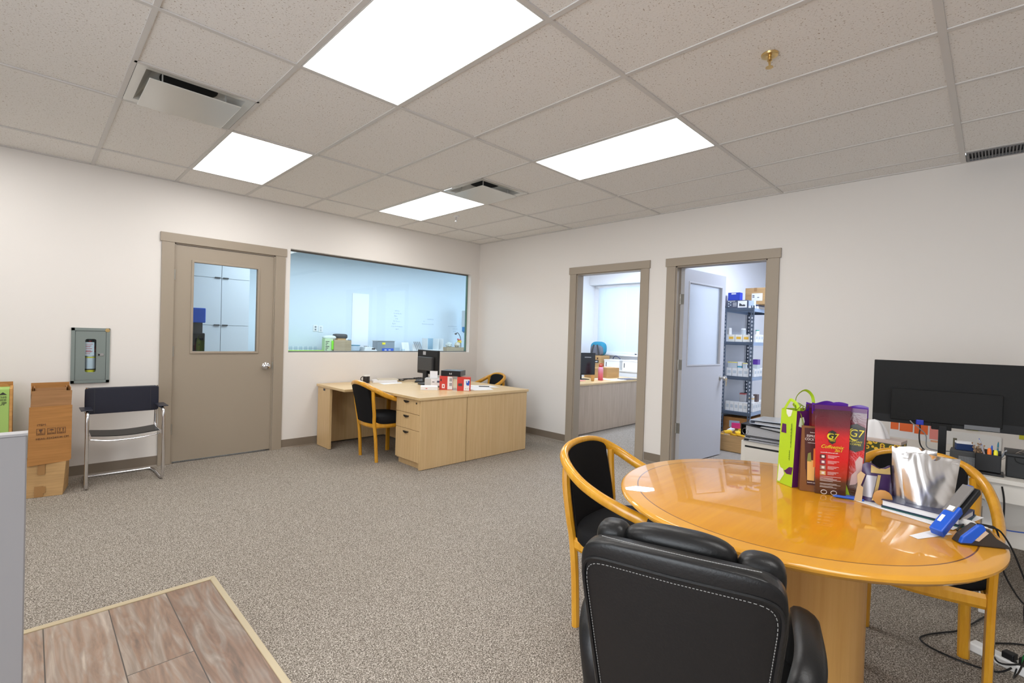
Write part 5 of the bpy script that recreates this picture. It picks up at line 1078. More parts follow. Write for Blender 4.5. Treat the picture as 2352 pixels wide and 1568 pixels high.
obj('strip_body', box(nb(), -.10, .18, -.028, .028, 0, .038, mm), M_white, t, bev=.006); obj('plug', box(nb(), -.03, .015, -.02, .018, .038, .070, mm), M_black, t, bev=.004); obj('plug', box(nb(), .03, .07, -.02, .018, .038, .065, mm), M_black, t, bev=.004)
bm = nb(); tube(bm, [tuple(mm @ Vector((.0, .02, .05))), tuple(mm @ Vector((-.01, .04, .09))), tuple(mm @ Vector((-.02, .05, .11)))], .004, 6); obj('green_tie', bm, mat('green_tie', (.02, .25, .06), .5), t)

# ================================================================ SMALL OFFICE behind the left doorway
M_oak = wood('grey_oak_laminate', (.42, .33, .25), (.50, .40, .31), (.56, .46, .37), .45, 7, (4, 4, .3))
t = thing('office_desk', 'pale oak desk front seen through the left doorway', 'desk', (1.6, -1.2, 0))
obj('front_panel', box(nb(), .30, 2.25, -1.62, -1.60, .012, .690), M_oak, t); obj('desktop', box(nb(), .28, 2.27, -1.64, -.86, .690, .716), M_birchtop, t, bev=.002)
obj('side_panel', box(nb(), .30, .32, -1.60, -.88, .012, .690), M_oak, t); obj('side_panel', box(nb(), 2.23, 2.25, -1.60, -.88, .012, .690), M_oak, t)
t = thing('monitor', 'black monitor seen edge-on at the left jamb of the left doorway', 'monitor', (1.08, -1.10, .716)); mm = mx((1.10, -1.16, .716), -.35)
obj('case', box(nb(), -.26, .26, -.02, .02, .07, .41, mm), M_black, t, bev=.004); obj('screen', box(nb(), -.25, .25, -.0215, -.020, .085, .40, mm), M_blackgl, t); obj('logo_strip', box(nb(), .06, .18, -.0225, -.021, .335, .35, mm), M_mgrey, t); obj('neck', box(nb(), -.03, .03, .0, .03, .0, .12, mm), M_black, t); obj('stand_base', box(nb(), -.12, .12, -.08, .08, 0, .01, mm), M_black, t)
t = thing('drink_bottle', 'pink and red sports bottle on the small office desk', 'bottle', (1.27, -1.42, .7165)); M_pb = mat('pink_bottle', (.8, .2, .25), .3); 
N, L, b = nodes(M_pb); tc = N.new('ShaderNodeTexCoord'); sx_ = N.new('ShaderNodeSeparateXYZ'); L.new(tc.outputs['Object'], sx_.inputs[0]); mz = N.new('ShaderNodeMath'); mz.operation = 'MULTIPLY'; mz.inputs[1].default_value = 4.5; L.new(sx_.outputs['Z'], mz.inputs[0]); tocol(M_pb, ramp(M_pb, mz.outputs[0], [(0, (.62, .06, .09)), (.45, (.72, .15, .19)), (.9, (.80, .36, .52))]))
bm = nb(); lathe(bm, [(0, .717), (.037, .717), (.039, .725), (.039, .895), (.030, .915), (.024, .92), (0, .92)], 24, (1.27, -1.42, 0)); obj('bottle_body', bm, M_pb, t, smooth=True); bm = nb(); lathe(bm, [(.026, .915), (.027, .945), (.022, .95), (0, .95)], 20, (1.27, -1.42, 0)); tube(bm, smoothpts([(1.25, -1.40, .94), (1.26, -1.41, .965), (1.29, -1.44, .965), (1.30, -1.45, .935)], 4), .005, 6); obj('cap', bm, M_red, t, smooth=True)
t = thing('paper_cup', 'small kraft paper cup left of the pink bottle', 'cup', (1.02, -1.45, .7165)); bm = nb(); lathe(bm, [(0, .717), (.022, .717), (.032, .80), (.030, .80), (.020, .722)], 16, (1.04, -1.44, 0)); obj('cup_body', bm, cardboard('orange_kraft', (.62, .34, .12)), t, smooth=True)
sheet('paper_sheet', [(1.40, -1.58), (1.72, -1.60), (1.74, -1.40), (1.42, -1.38)], .717, M_paper, 'white papers spread on the small office desk right of the pink bottle')
sheet('paper_sheet', [(1.36, -1.36), (1.60, -1.38), (1.62, -1.20), (1.38, -1.18)], .717, M_cream, 'cream paper behind the white papers on the small office desk')
sheet('folder', [(1.72, -1.60), (2.00, -1.62), (2.02, -1.46), (1.74, -1.42)], .717, M_dblue, 'dark blue folder at the right end of the small office desk', 'folder', .008)
sheet('pink_folder', [(.62, -1.36), (.95, -1.38), (.97, -1.22), (.66, -1.20)], .717, M_pink, 'pink folder by the monitor base in the small office', 'folder', .006)
def carton(name, label, x0, x1, y0, y1, z0, z1, m, group=None, rz=0, tape=True):
    c_ = ((x0+x1)/2, (y0+y1)/2, z0); t = thing(name, label, 'box', c_, group=group); mm = mx(c_, rz); a, d_ = (x1-x0)/2, (y1-y0)/2
    obj('box_body', box(nb(), -a, a, -d_, d_, 0, z1-z0, mm), m, t, bev=.002)
    if tape:
        bm = nb(); box(bm, -a-.0005, a+.0005, -.018, .018, z1-z0-.05, z1-z0+.0006, mm); obj('tape', bm, M_tape, t)
    return t, mm, a, d_
carton('carton', 'small brown carton on the small office desk, left of its twin', 1.50, 1.67, -1.14, -.94, .717, .875, M_cardl, 'two brown cartons on the office desk', rz=-.3)
t, mm, a_, d_ = carton('carton', 'brown and white carton on the small office desk beside the window', 1.76, 2.02, -1.26, -1.04, .717, .880, M_cardl, 'two brown cartons on the office desk', rz=-.25); obj('white_side', box(nb(), a_+.0005, a_+.002, -d_, d_, 0, .163, mm), M_paper, t)
t = thing('credenza', 'low white cabinet under the small office window', 'cabinet', (2.72, -1.2, 0)); obj('body', box(nb(), 2.48, 2.97, -2.2, -.12, .02, .78), M_white, t, bev=.003); obj('top', box(nb(), 2.46, 2.98, -2.22, -.10, .78, .80), M_warmw, t)
for k in range(3): obj('door', box(nb(), 2.468, 2.48, -2.18+.69*k, -1.51+.69*k, .05, .77), M_white, t, bev=.002)
t, mm, a_, d_ = carton('printed_carton', 'brown printed carton with a dark label under the teal backpack', 2.52, 2.80, -.56, -.20, .8005, 1.035, M_cardl)
obj('dark_label', box(nb(), -a_-.0022, -a_-.0006, -.13, .11, .10, .155, mm), M_ink, t); bm = nb(); box(bm, -a_-.0022, -a_-.0006, .06, .14, .175, .195, mm); box(bm, -a_-.0022, -a_-.0006, -.12, -.09, .17, .20, mm); box(bm, -a_-.0022, -a_-.0006, .09, .13, .03, .06, mm); obj('printed_marks', bm, M_inkbr, t)
glyphs('printed_text', M_paper, t, mm @ Vector((-a_-.0024, -.01, .128)), (0, -1, 0), (0, 0, 1), .19, .026, 5)
t = thing('backpack', 'teal and grey backpack sitting on the printed carton by the window', 'backpack', (2.68, -.37, 1.036)); bm = nb(); super_e(bm, (2.70, -.375, 1.16), .085, .155, .135, .7, .55, 28, 16); obj('bag_body', bm, M_teal, t, smooth=True)
bm = nb(); super_e(bm, (2.635, -.385, 1.125), .05, .135, .10, .6, .5, 24, 14); obj('front_pocket', bm, mat('grey_fabric', (.14, .15, .18), .8), t, smooth=True)
for s in (-1, 1): bm = nb(); tube(bm, smoothpts([(2.585, -.385+s*.035, 1.235), (2.575, -.385+s*.06, 1.16), (2.575, -.385+s*.085, 1.05)], 5), .004, 6, .018, up=(1, 0, 0)); obj('strap', bm, M_dgrey, t, smooth=True)
for k, (y0, y1, lab) in enumerate(((-.94, -.62, 'white storage box with a dark side slot, left one under the blind'), (-1.33, -1.0, 'white storage box with a dark side slot, right one under the blind'))):
    t, mm, a_, d_ = carton('storage_box', lab, 2.54, 2.84, y0, y1, .8005, .965+.01*k, M_white, 'white storage boxes on the low cabinet', tape=False); obj('lid', box(nb(), -a_-.005, a_+.005, -d_-.005, d_+.005, .155+.01*k, .175+.01*k, mm), M_white, t, bev=.002); obj('slot', box(nb(), -a_-.0015, -a_, d_-.05, d_-.035, .05, .13, mm), M_ink, t)
bm = nb(); tube(bm, smoothpts([(2.70, -.70, .985), (2.68, -.74, 1.03), (2.68, -.80, 1.035), (2.70, -.86, .99)], 6), .008, 8); solo('headband', bm, M_dblue, 'dark blue curved headphone band on the left white storage box', 'headphones', smooth=True)

# ================================================================ STOREROOM behind the right doorway
t = thing('shelf_unit', 'grey steel slotted-post shelving unit in the storeroom', 'shelving', (2.25, -3.225, 0)); SX0, SX1, SY0, SY1 = 1.80, 2.70, -3.415, -3.035; LV = (.43, .90, 1.365, 1.815)
def post(px, py, sx, sy):
    bm = nb(); w_ = .036; th = .0025; h = 1.85
    def leg(axis, s):
        def bb(a, c, z0, z1):
            if axis == 'x': box(bm, px+s*a, px+s*c, py, py-0+sy*th*1, z0, z1)
            else: box(bm, px, px+sx*th, py+s*a, py+s*c, z0, z1)
        bb(0, .011, 0, h); bb(.024, w_, 0, h); z = 0
        while z < h: bb(.011, .024, z, z+.022); z += .050
    leg('x', sx); leg('y', sy); return bm
for px, py, sx, sy in ((SX0, SY0, 1, 1), (SX0, SY1, 1, -1), (SX1, SY0, -1, 1), (SX1, SY1, -1, -1)): obj('post', post(px, py, sx, sy), M_gshelf, t)
for z in LV:
    bm = nb(); box(bm, SX0+.003, SX1-.003, SY0+.003, SY1-.003, z-.006, z); sh = obj('shelf', bm, M_shelfed, t)
    bm = nb(); box(bm, SX0+.001, SX0+.006, SY0+.003, SY1-.003, z-.042, z+.002); box(bm, SX0-.004, SX0+.001, SY0+.003, SY1-.003, z-.028, z-.022); obj('beam', bm, M_gshelf, sh)
    bm = nb(); box(bm, SX1-.006, SX1-.001, SY0+.003, SY1-.003, z-.042, z+.002); obj('beam', bm, M_gshelf, sh)
    bm = nb(); box(bm, SX0+.003, SX1-.003, SY0+.001, SY0+.006, z-.042, z+.002); obj('beam', bm, M_shelfed, sh)
    bm = nb(); box(bm, SX0+.003, SX1-.003, SY1-.006, SY1-.001, z-.042, z+.002); obj('beam', bm, M_shelfed, sh)
M_medw = mat('white_medicine_card', (.74, .73, .70), .5); M_medg = mat('pale_grey_print', (.50, .54, .56), .5); M_medy = mat('amber_print', (.80, .45, .04), .5)
ORD = ['first', 'second', 'third', 'fourth', 'fifth', 'sixth', 'seventh', 'eighth']
def medrow(n, z, h, x, y0, y1, dpt, m, group, label, stripe=None):
    label = label+', %s from the left'
    wv_ = (y1-y0)/n; first = None
    for k in range(n):
        y = y1-wv_*(k+.5); c_ = (x+dpt/2, y, z)
        if first is None:
            t = thing('medicine_box', label % ORD[k], 'box', c_, group=group); first = t
            obj('box_body', box(nb(), x, x+dpt, y-wv_*.47, y+wv_*.47, z, z+h), m, t)
            obj('printed_text', box(nb(), x-.0008, x, y-wv_*.3, y+wv_*.3, z+h*.35, z+h*.7), M_medg if not stripe else stripe, t)
        else: dup(first, c_, 0, label % ORD[k])
def medrowx(n, z, h, y, x0, x1, dpt, m, group, label):
    label = label+', %s from the corner post'
    wv_ = (x1-x0)/n; first = None
    for k in range(n):
        x = x0+wv_*(k+.5); c_ = (x, y+dpt/2, z)
        if first is None:
            t = thing('medicine_box', label % ORD[k], 'box', c_, group=group); first = t
            obj('box_body', box(nb(), x-wv_*.46, x+wv_*.46, y, y+dpt, z, z+h), m, t); obj('printed_text', box(nb(), x-wv_*.3, x+wv_*.3, y-.0008, y, z+h*.4, z+h*.75), M_medg, t)
        else: dup(first, c_, 0, label % ORD[k])
# the cartons shown along the left face (facing the door) and along the long side
medrow(4, .904, .110, 1.83, -3.37, -3.08, .08, M_medw, 'front cartons of the third shelf', 'white carton, front row of the purple box shelf')
medrow(3, 1.369, .095, 1.83, -3.37, -3.08, .08, mat('cream_medicine_card', (.78, .75, .66), .5), 'front cartons of the second shelf', 'cream carton, front row below the top shelf', M_medy)
medrow(5, .434, .125, 1.83, -3.37, -3.08, .07, M_medw, 'front cartons of the lowest shelf', 'narrow white carton, front row of the lowest shelf')
medrowx(7, .904, .105, -3.405, 1.93, 2.66, .09, M_medw, 'side cartons of the third shelf', 'white carton, side row of the purple box shelf')
medrowx(7, 1.369, .105, -3.405, 1.93, 2.66, .09, M_medw, 'side cartons of the second shelf', 'white carton, side row below the top shelf')
medrowx(8, .434, .120, -3.405, 1.92, 2.66, .09, M_medw, 'side cartons of the lowest shelf', 'white carton, side row of the lowest shelf')
def pbox(label, x0, x1, y0, y1, z0, z1, m, stripe=None, sm=None, name='medicine_box'):
    t = thing(name, label, 'box', ((x0+x1)/2, (y0+y1)/2, z0)); obj('box_body', box(nb(), x0, x1, y0, y1, z0, z1), m, t, bev=.001)
    if stripe: h = z1-z0; obj('printed_band', box(nb(), x0-.0008, x1, y0-.0008, y1, z0+h*stripe[0], z0+h*stripe[1]), sm, t)
    return t
pbox('grey and yellow topped box on the front row of the purple box shelf', 1.84, 1.90, -3.215, -3.09, 1.0145, 1.095, M_medg, (.86, .97), M_yel)
pbox('white box with a blue print between the grey boxes on the purple box shelf', 1.84, 1.91, -3.275, -3.22, 1.0145, 1.10, M_medw, (.1, .35), mat('teal_print', (.05, .3, .4), .5))
pbox('small grey box with a yellow edge near the middle post of the purple box shelf', 1.84, 1.90, -3.325, -3.285, 1.0145, 1.09, M_medg, (.86, .97), M_yel)
pbox('purple and white box on the right of the third storeroom shelf', 2.06, 2.16, -3.40, -3.34, 1.010, 1.135, M_medg, (.45, 1.0), mat('violet_card', (.10, .03, .30), .4))
pbox('small white box with an orange band near the lowest shelf right side', 1.96, 2.02, -3.39, -3.34, .5545, .645, M_medw, (.55, .66), M_medy)
pbox('dark brown small box at the right end of the lowest shelf', 2.12, 2.20, -3.39, -3.34, .5545, .655, mat('brown_card', (.12, .08, .07), .5))
pbox('grey upright box in the middle of the lowest shelf back', 1.98, 2.05, -3.28, -3.21, .434, .67, mat('light_grey_card', (.50, .49, .50), .5), (.92, 1.0), mat('red_edge', (.5, .12, .12), .5))
def jar(label, x, y, z, r_, h, m, lid):
    t = thing('pill_jar', label, 'jar', (x, y, z)); bm = nb(); lathe(bm, [(0, z), (r_, z), (r_, z+h*.78), (r_*.85, z+h*.82), (0, z+h*.82)], 18, (x, y, 0)); obj('jar_body', bm, m, t, smooth=True); bm = nb(); lathe(bm, [(r_*.92, z+h*.8), (r_*.92, z+h), (0, z+h)], 18, (x, y, 0)); obj('lid', bm, lid, t, smooth=True)
jar('white pill jar at the left end of the second storeroom shelf', 1.87, -3.09, 1.4645, .028, .09, M_medw, M_white); jar('grey labelled pill jar in the middle of the second storeroom shelf', 1.87, -3.27, 1.4645, .030, .085, M_medg, M_white); jar('pill jar with a green lid at the right of the second storeroom shelf', 2.10, -3.37, 1.4755, .025, .06, M_medw, mat('green_lid', (.02, .30, .24), .4))
# top shelf
t = pbox('printed shoe picture box at the left of the top storeroom shelf', 1.815, 1.93, -3.33, -3.06, 1.8155, 1.925, mat('dark_slate_card', (.07, .08, .12), .45), name='printed_box'); obj('white_panel', box(nb(), 1.8138, 1.8149, -3.32, -3.205, 1.825, 1.915), M_paper, t)
bm = nb(); prism(bm, [(-3.222, 1.845), (-3.298, 1.842), (-3.303, 1.858), (-3.285, 1.868), (-3.262, 1.862), (-3.240, 1.880), (-3.225, 1.884)], 0, .001, Matrix(((0, 0, -1, 1.8138), (1, 0, 0, 0), (0, 1, 0, 0), (0, 0, 0, 1)))); obj('printed_shape', bm, M_dgrey, t)
for k in range(5): bm = nb(); lathe(bm, [(0, 0), (.009, 0), (.009, .001), (0, .001)], 10, m=mx((1.8145, -3.085-.026*(k % 2), 1.845+.017*k), 0, 0, -PI/2)); obj('printed_icon', bm, M_medg, t)
bm = nb(); [box(bm, 1.8138, 1.8149, -3.19, -3.14, 1.845+.014*k, 1.850+.014*k) for k in range(4)]; box(bm, 1.8138, 1.8149, -3.17, -3.08, 1.910, 1.916); obj('printed_lines', bm, M_medw, t)
t = pbox('bright blue box with a white label on top of the shoe picture box', 1.82, 1.92, -3.225, -3.070, 1.926, 2.030, mat('royal_blue_card', (.01, .04, .42), .4), name='blue_box'); obj('white_label', box(nb(), 1.8185, 1.8195, -3.175, -3.115, 2.005, 2.022), M_paper, t)
pbox('pale blue and white packet leaning beside the shoe picture box', 1.83, 1.90, -3.405, -3.335, 1.8155, 1.915, mat('pale_blue_card', (.50, .60, .74), .4), (0, .3), M_medw, 'packet')
t, mm, a_, d_ = carton('carton', 'brown carton with a white shipping label on the top storeroom shelf', 2.00, 2.30, -3.52+.03, -3.23, 1.8755, 2.10, M_cardl); obj('shipping_label', box(nb(), -a_-.0015, -a_-.0006, -.09, .045, .05, .15, mm), M_paper, t); obj('shipping_label', box(nb(), .02, .12, -d_-.0015, -d_-.0006, .05, .15, mm), M_paper, t)
bm = nb(); box(bm, -a_-.0022, -a_-.0014, .01, .035, .115, .125, mm); box(bm, -a_-.0022, -a_-.0014, .01, .035, .095, .105, mm); box(bm, -a_-.0022, -a_-.0014, -.05, -.025, .09, .098, mm); obj('label_print', bm, M_ink, t)
pbox('flat navy and white box under the brown carton on the top shelf', 1.97, 2.45, -3.40, -3.12, 1.8175, 1.875, M_medw, (.6, .95), M_dblue, 'flat_box')
# floor cartons
t = thing('open_carton', 'open brown carton full of yellow and white packets on the storeroom floor', 'cardboard box', (1.43, -3.42, 0)); xa, xb, ya, yb, h = 1.26, 1.66, -3.66, -3.20, .205
bm = nb(); box(bm, xa, xa+.005, ya, yb, 0, h); box(bm, xb-.005, xb, ya, yb, 0, h); box(bm, xa, xb, ya, ya+.005, 0, h); box(bm, xa, xb, yb-.005, yb, 0, h); box(bm, xa, xb, ya, yb, 0, .005); box(bm, xa+.005, xb-.005, ya+.005, yb-.005, .14, .145); obj('carton_body', bm, M_cardl, t)
rr = random.Random(21)
for k in range(20):
    cx_, cy_ = rr.uniform(xa+.05, xb-.05), rr.uniform(ya+.05, yb-.05); cz_ = .150+.018*(k//4)+.01; m_ = [M_medw, mat('amber_card', (.85, .50, .02), .45), M_paper, mat('amber_card', (.85, .50, .02)), mat('yellow_card', (.85, .72, .10), .45)][k % 5]
    o = solo('packet', box(nb(), -.045, .045, -.025, .025, -.012, .012, mx((cx_, cy_, cz_), rr.uniform(0, 3), rr.uniform(-.4, .4), rr.uniform(-.3, .3))), m_, ('amber' if m_.name == 'amber_card' else 'yellow' if m_.name == 'yellow_card' else 'white')+' medicine packet loose in the open carton on the storeroom floor', 'packet', ('amber' if m_.name == 'amber_card' else 'yellow' if m_.name == 'yellow_card' else 'white')+' packets in the floor carton')
solo('card_packet', box(nb(), -.05, .05, -.004, .004, -.03, .04, mx((1.47, -3.36, .295), -1.2, .2)), mat('magenta_card', (.62, .03, .22), .4), 'magenta card packet standing up in the open floor carton', 'packet')
solo('card_packet', box(nb(), -.06, .06, -.003, .003, -.03, .055, mx((1.50, -3.33, .300), -1.2, .1)), mat('grey_blue_card', (.30, .40, .50), .4), 'grey-blue card behind the magenta packet in the floor carton', 'packet')
carton('carton', 'dark open brown carton under the lowest storeroom shelf', 1.84, 2.5, -3.40, -3.06, 0, .345, M_card, tape=False)

# ================================================================ THE GLAZED LAB
BZ = .94
t = thing('lab_bench', 'dark topped white lab bench along the far wall of the glazed lab', 'bench', (.8, 3.0, 0))
obj('bench_top', box(nb(), -2.30, 3.98, 2.62, 3.32, BZ-.035, BZ), mat('grey_resin_top', (.10, .12, .13), .35), t); obj('base_cabinet', box(nb(), -2.28, 3.96, 2.70, 3.31, .10, BZ-.035), M_white, t); obj('plinth', box(nb(), -2.25, 3.94, 2.76, 3.31, 0, .10), M_dgrey, t)
M_lacq = mat('white_lacquer', (.70, .75, .79), .25)
t = thing('wall_cupboard', 'tall white cupboard with grey pulls seen through the glazed door', 'cupboard', (-3.1, 2.95, 0))
obj('carcass', box(nb(), -3.66, -2.445, 2.72, 3.32, 0, 2.62), M_lacq, t)
for a, c in ((-3.655, -3.235), (-3.229, -2.842), (-2.836, -2.45)):
    for z0, z1 in ((.06, .70), (.705, 1.371), (1.377, 2.088), (2.094, 2.61)): obj('cupboard_door', box(nb(), a, c, 2.70, 2.72, z0, z1), M_lacq, t, bev=.001)
for zz in (1.377, 2.094):
    for cx_ in (-2.895, -2.785): obj('pull', box(nb(), cx_-.036, cx_+.036, 2.680, 2.70, zz-.008, zz+.010), M_dgrey, t)
bm = nb()
for cx_ in (-3.232, -2.839): box(bm, cx_-.003, cx_+.003, 2.7195, 2.7205, .06, 2.61)
obj('door_gap', bm, M_dark, t)
t = thing('lab_fridge', 'tall dark and blue appliance at the left edge of the door glass', 'appliance', (-3.42, 2.2, 0)); obj('body', box(nb(), -3.95, -3.21, 1.95, 2.35, 0, 1.26), M_dark, t, bev=.01); obj('blue_hood', box(nb(), -3.95, -3.205, 1.95, 2.35, 1.40, 1.60), M_blue, t, bev=.01); obj('column', box(nb(), -3.95, -3.23, 2.0, 2.3, 1.26, 1.40), M_dgrey, t)
t = thing('sanitizer_bottle', 'clear pump bottle seen low through the door glass', 'bottle', (-2.36, 3.0, BZ)); bm = nb(); lathe(bm, [(0, BZ), (.035, BZ), (.035, BZ+.13), (.012, BZ+.16), (.012, BZ+.175)], 18, (-2.24, 2.85, 0)); obj('bottle_body', bm, M_clear, t, smooth=True); bm = nb(); cyl(bm, (-2.24, 2.85, BZ+.175), .014, .03, 12); cyl(bm, (-2.24, 2.85, BZ+.2), .005, .05, 8); box(bm, -2.27, -2.23, 2.843, 2.857, BZ+.245, BZ+.255); obj('pump', bm, M_black, t, smooth=True)
# wall things
for k, (x, z) in enumerate(((-1.12, 1.38), (-1.02, 1.37))):
    t = thing('wall_outlet', ['duplex outlet plate on the lab wall, left one', 'blank switch plate beside the outlet on the lab wall'][k], 'outlet', (x, 3.325, z)); obj('plate', box(nb(), x-.045, x+.035, 3.322, 3.33, z-.06, z+.06), M_white, t, bev=.002)
    bm = nb(); box(bm, x-.02, x+.012, 3.3205, 3.322, z+.008, z+.04); box(bm, x-.02, x+.012, 3.3205, 3.322, z-.04, z-.008); obj('socket', bm, [M_mgrey, M_medg][k], t)
solo('glass_reflection', box(nb(), -.405, -.05, 3.322, 3.329, .96, 2.10), mat('reflection_white', (.86, .87, .90), .35), 'narrow tall white reflection in the middle of the big window, built as a panel on the lab far wall', 'reflection')  # white panel built in place of a reflection in the window glass
def scribble(org, rows, name, lab):
    bm = nb(); rr = random.Random(int(org[0]*100))
    for r_, (dx, n_) in enumerate(rows):
        x = org[0]+dx; z = org[1]-r_*.055
        for k in range(n_):
            w_ = rr.uniform(.015, .04); tube(bm, smoothpts([(x, 3.327, z), (x+w_*.3, 3.327, z+rr.uniform(.008, .02)), (x+w_*.6, 3.327, z-rr.uniform(.0, .01)), (x+w_, 3.327, z+.004)], 3), .0016, 4); x += w_+rr.uniform(.004, .02)
    solo(name, bm, mat('faint_marker', (.30, .40, .50), .6), lab, 'writing')
scribble((.50, 1.80), [(.06, 3), (.03, 4), (.05, 2), (.07, 2), (.03, 4), (.0, 2), (-.02, 7), (.08, 3)], 'marker_writing', 'faint handwritten list on the lab wall in the middle of the window')
scribble((1.28, 1.66), [(.10, 5), (0, 1), (-.03, 8)], 'marker_writing', 'faint handwriting on the lab wall right of the handwritten list')
scribble((1.98, 1.52), [(0, 6), (.12, 4), (.14, 2)], 'marker_writing', 'faint handwriting low on the lab wall beside the pale device')
# bench items from left to right
t = thing('tube_rack', 'clear tube rack in a lime green tray at the left of the lab bench', 'rack', (-1.5, 3.0, BZ)); obj('tray', box(nb(), -1.95, -1.08, 2.90, 3.15, BZ+.012, BZ+.040), mat('lime_tray', (.45, .75, .03), .4), t)
bm = nb(); box(bm, -1.90, -1.20, 2.95, 3.10, BZ+.075, BZ+.079); obj('rack_shelf', bm, M_clear, t); bm = nb(); box(bm, -1.90, -1.20, 2.95, 3.10, BZ+.022, BZ+.03); obj('rack_base', bm, M_dgrey, t)
for k in range(16):
    x = -1.87+.043*k; bm = nb(); lathe(bm, [(.0, BZ+.03), (.010, BZ+.034), (.010, BZ+.11), (.008, BZ+.112)], 8, (x, 3.0+.04*(k % 2), 0)); obj('test_tube', bm, M_clear, t, smooth=True)
t = thing('green_box', 'pale green printed box beside the big carton on the lab bench', 'box', (-1.06, 2.95, BZ)); obj('box_body', box(nb(), -1.135, -.98, 2.88, 3.0, BZ, BZ+.255), mat('pale_green_print', (.55, .70, .42), .5), t, bev=.002); obj('bright_side', box(nb(), -1.01, -.955, 2.865, 2.985, BZ+.06, BZ+.22), mat('neon_green', (.25, .80, .03), .5), t)
bm = nb(); [box(bm, -1.12, -1.12+.03+.02*(k % 3), 2.8785, 2.8795, BZ+.05+.03*k, BZ+.062+.03*k) for k in range(6)]; obj('printed_lines', bm, M_dgrey, t)
carton('carton', 'plain brown carton on the lab bench, the largest box in the window', -.975, -.64, 2.85, 3.10, BZ, BZ+.235, cardboard('kraft_board', (.44, .34, .22)), tape=False)
t = thing('plastic_bag', 'clear plastic bag of supplies on top of the green box in the lab', 'bag', (-1.0, 3.02, BZ+.26)); bm = nb(); super_e(bm, (-.98, 3.05, BZ+.275), .13, .06, .045, .9, .8, 20, 10, ); obj('bag_body', bm, mat('hazy_plastic', (.62, .66, .64), .3), t, smooth=True)
solo('folded_card', box(nb(), -.86, -.70, 2.95, 3.05, BZ+.236, BZ+.262, mx()), M_cardl, 'folded brown card on top of the big lab carton', 'card')
t = thing('water_boiler', 'dark lidded thermal dispenser behind the big lab carton', 'dispenser', (-.68, 3.12, BZ)); bm = nb(); super_e(bm, (-.70, 3.20, BZ+.30), .13, .09, .05, .5, .5, 24, 10); obj('lid', bm, M_dgrey, t, smooth=True); obj('dispenser_body', box(nb(), -.80, -.57, 3.13, 3.28, BZ, BZ+.27), M_white, t, bev=.01); obj('blue_side', box(nb(), -.565, -.52, 3.10, 3.22, BZ, BZ+.24), mat('lab_blue', (.02, .13, .35), .4), t, bev=.005)
t = thing('glass_jar', 'wide glass jar with a pale blue lid on the lab bench', 'jar', (-.50, 3.0, BZ)); bm = nb(); lathe(bm, [(0, BZ), (.10, BZ), (.105, BZ+.11), (.09, BZ+.13)], 24, (-.50, 3.0, 0)); obj('jar_body', bm, M_clear, t, smooth=True); bm = nb(); lathe(bm, [(.10, BZ+.13), (.11, BZ+.145), (0, BZ+.15)], 24, (-.50, 3.0, 0)); obj('lid', bm, mat('pale_blue_lid', (.15, .42, .58), .4), t, smooth=True)
t = thing('lab_scale', 'white lab scale with a small dark display', 'scale', (-.22, 2.98, BZ)); bm = nb(); prism(bm, [(0, 0), (.30, 0), (.28, .05), (.20, .10), (.03, .11)], -.10, .10, Matrix(((1, 0, 0, -.37), (0, 0, -1, 2.98), (0, 1, 0, BZ), (0, 0, 0, 1)))); obj('scale_body', bm, M_white, t, bev=.006); bm = nb(); cyl(bm, (-.25, 2.98, BZ+.115), .07, .01, 24); obj('pan', bm, M_chrome, t); obj('display', box(nb(), -.20, -.13, 2.878, 2.88, BZ+.06, BZ+.09), M_ink, t)
t = thing('black_plug_bar', 'low black power bar on the lab bench between scale and grey bath', 'power bar', (-.03, 3.05, BZ)); obj('bar', box(nb(), -.10, .03, 3.0, 3.06, BZ, BZ+.05), M_black, t)
t = thing('ultrasonic_bath', 'grey steel bath with a blue control panel and yellow tag on the lab bench', 'lab bath', (.12, 3.0, BZ)); obj('bath_body', box(nb(), -.07, .31, 2.90, 3.10, BZ, BZ+.225), mat('steel_grey', (.30, .34, .37), .35, .5), t, bev=.004); obj('control_panel', box(nb(), .03, .285, 2.893, 2.90, BZ+.01, BZ+.085), M_blue, t); obj('yellow_tag', box(nb(), .03, .10, 2.894, 2.90, BZ+.16, BZ+.20), M_yel, t); obj('rim', box(nb(), -.08, .32, 2.89, 3.11, BZ+.225, BZ+.235), M_nickel, t)
bm = nb(); box(bm, .08, .13, 2.8915, 2.893, BZ+.045, BZ+.06); box(bm, .17, .22, 2.8915, 2.893, BZ+.045, BZ+.06); obj('display', bm, M_paper, t)
t = thing('glass_dishes', 'short stack of clear glass dishes beside the grey bath', 'glassware', (.44, 3.0, BZ)); bm = nb(); [lathe(bm, [(0, BZ+.025*k), (.06, BZ+.025*k), (.065, BZ+.02+.025*k)], 20, (.42, 3.0, 0)) for k in range(4)]; obj('dish_stack', bm, M_clear, t, smooth=True); bm = nb(); cyl(bm, (.56, 2.98, BZ), .035, .07, 18); obj('beaker', bm, M_clear, t, smooth=True)
t = thing('slanted_sheet', 'white sheet leaning on the lab wall left of the pipettes', 'paper', (.72, 3.1, BZ)); obj('sheet', box(nb(), .63, .80, -.002, .002, 0, .21, Matrix.Translation((0, 3.10, BZ)) @ Euler((-.3, 0, 0)).to_matrix().to_4x4()), M_paper, t)
t = thing('pipette_stand', 'stand holding four grey pipettes on the lab bench', 'pipette stand', (.93, 3.0, BZ)); obj('stand_base', box(nb(), .84, 1.02, 2.95, 3.08, BZ, BZ+.015), M_white, t); obj('stand_rail', box(nb(), .84, 1.02, 3.05, 3.065, BZ+.015, BZ+.17), M_white, t)
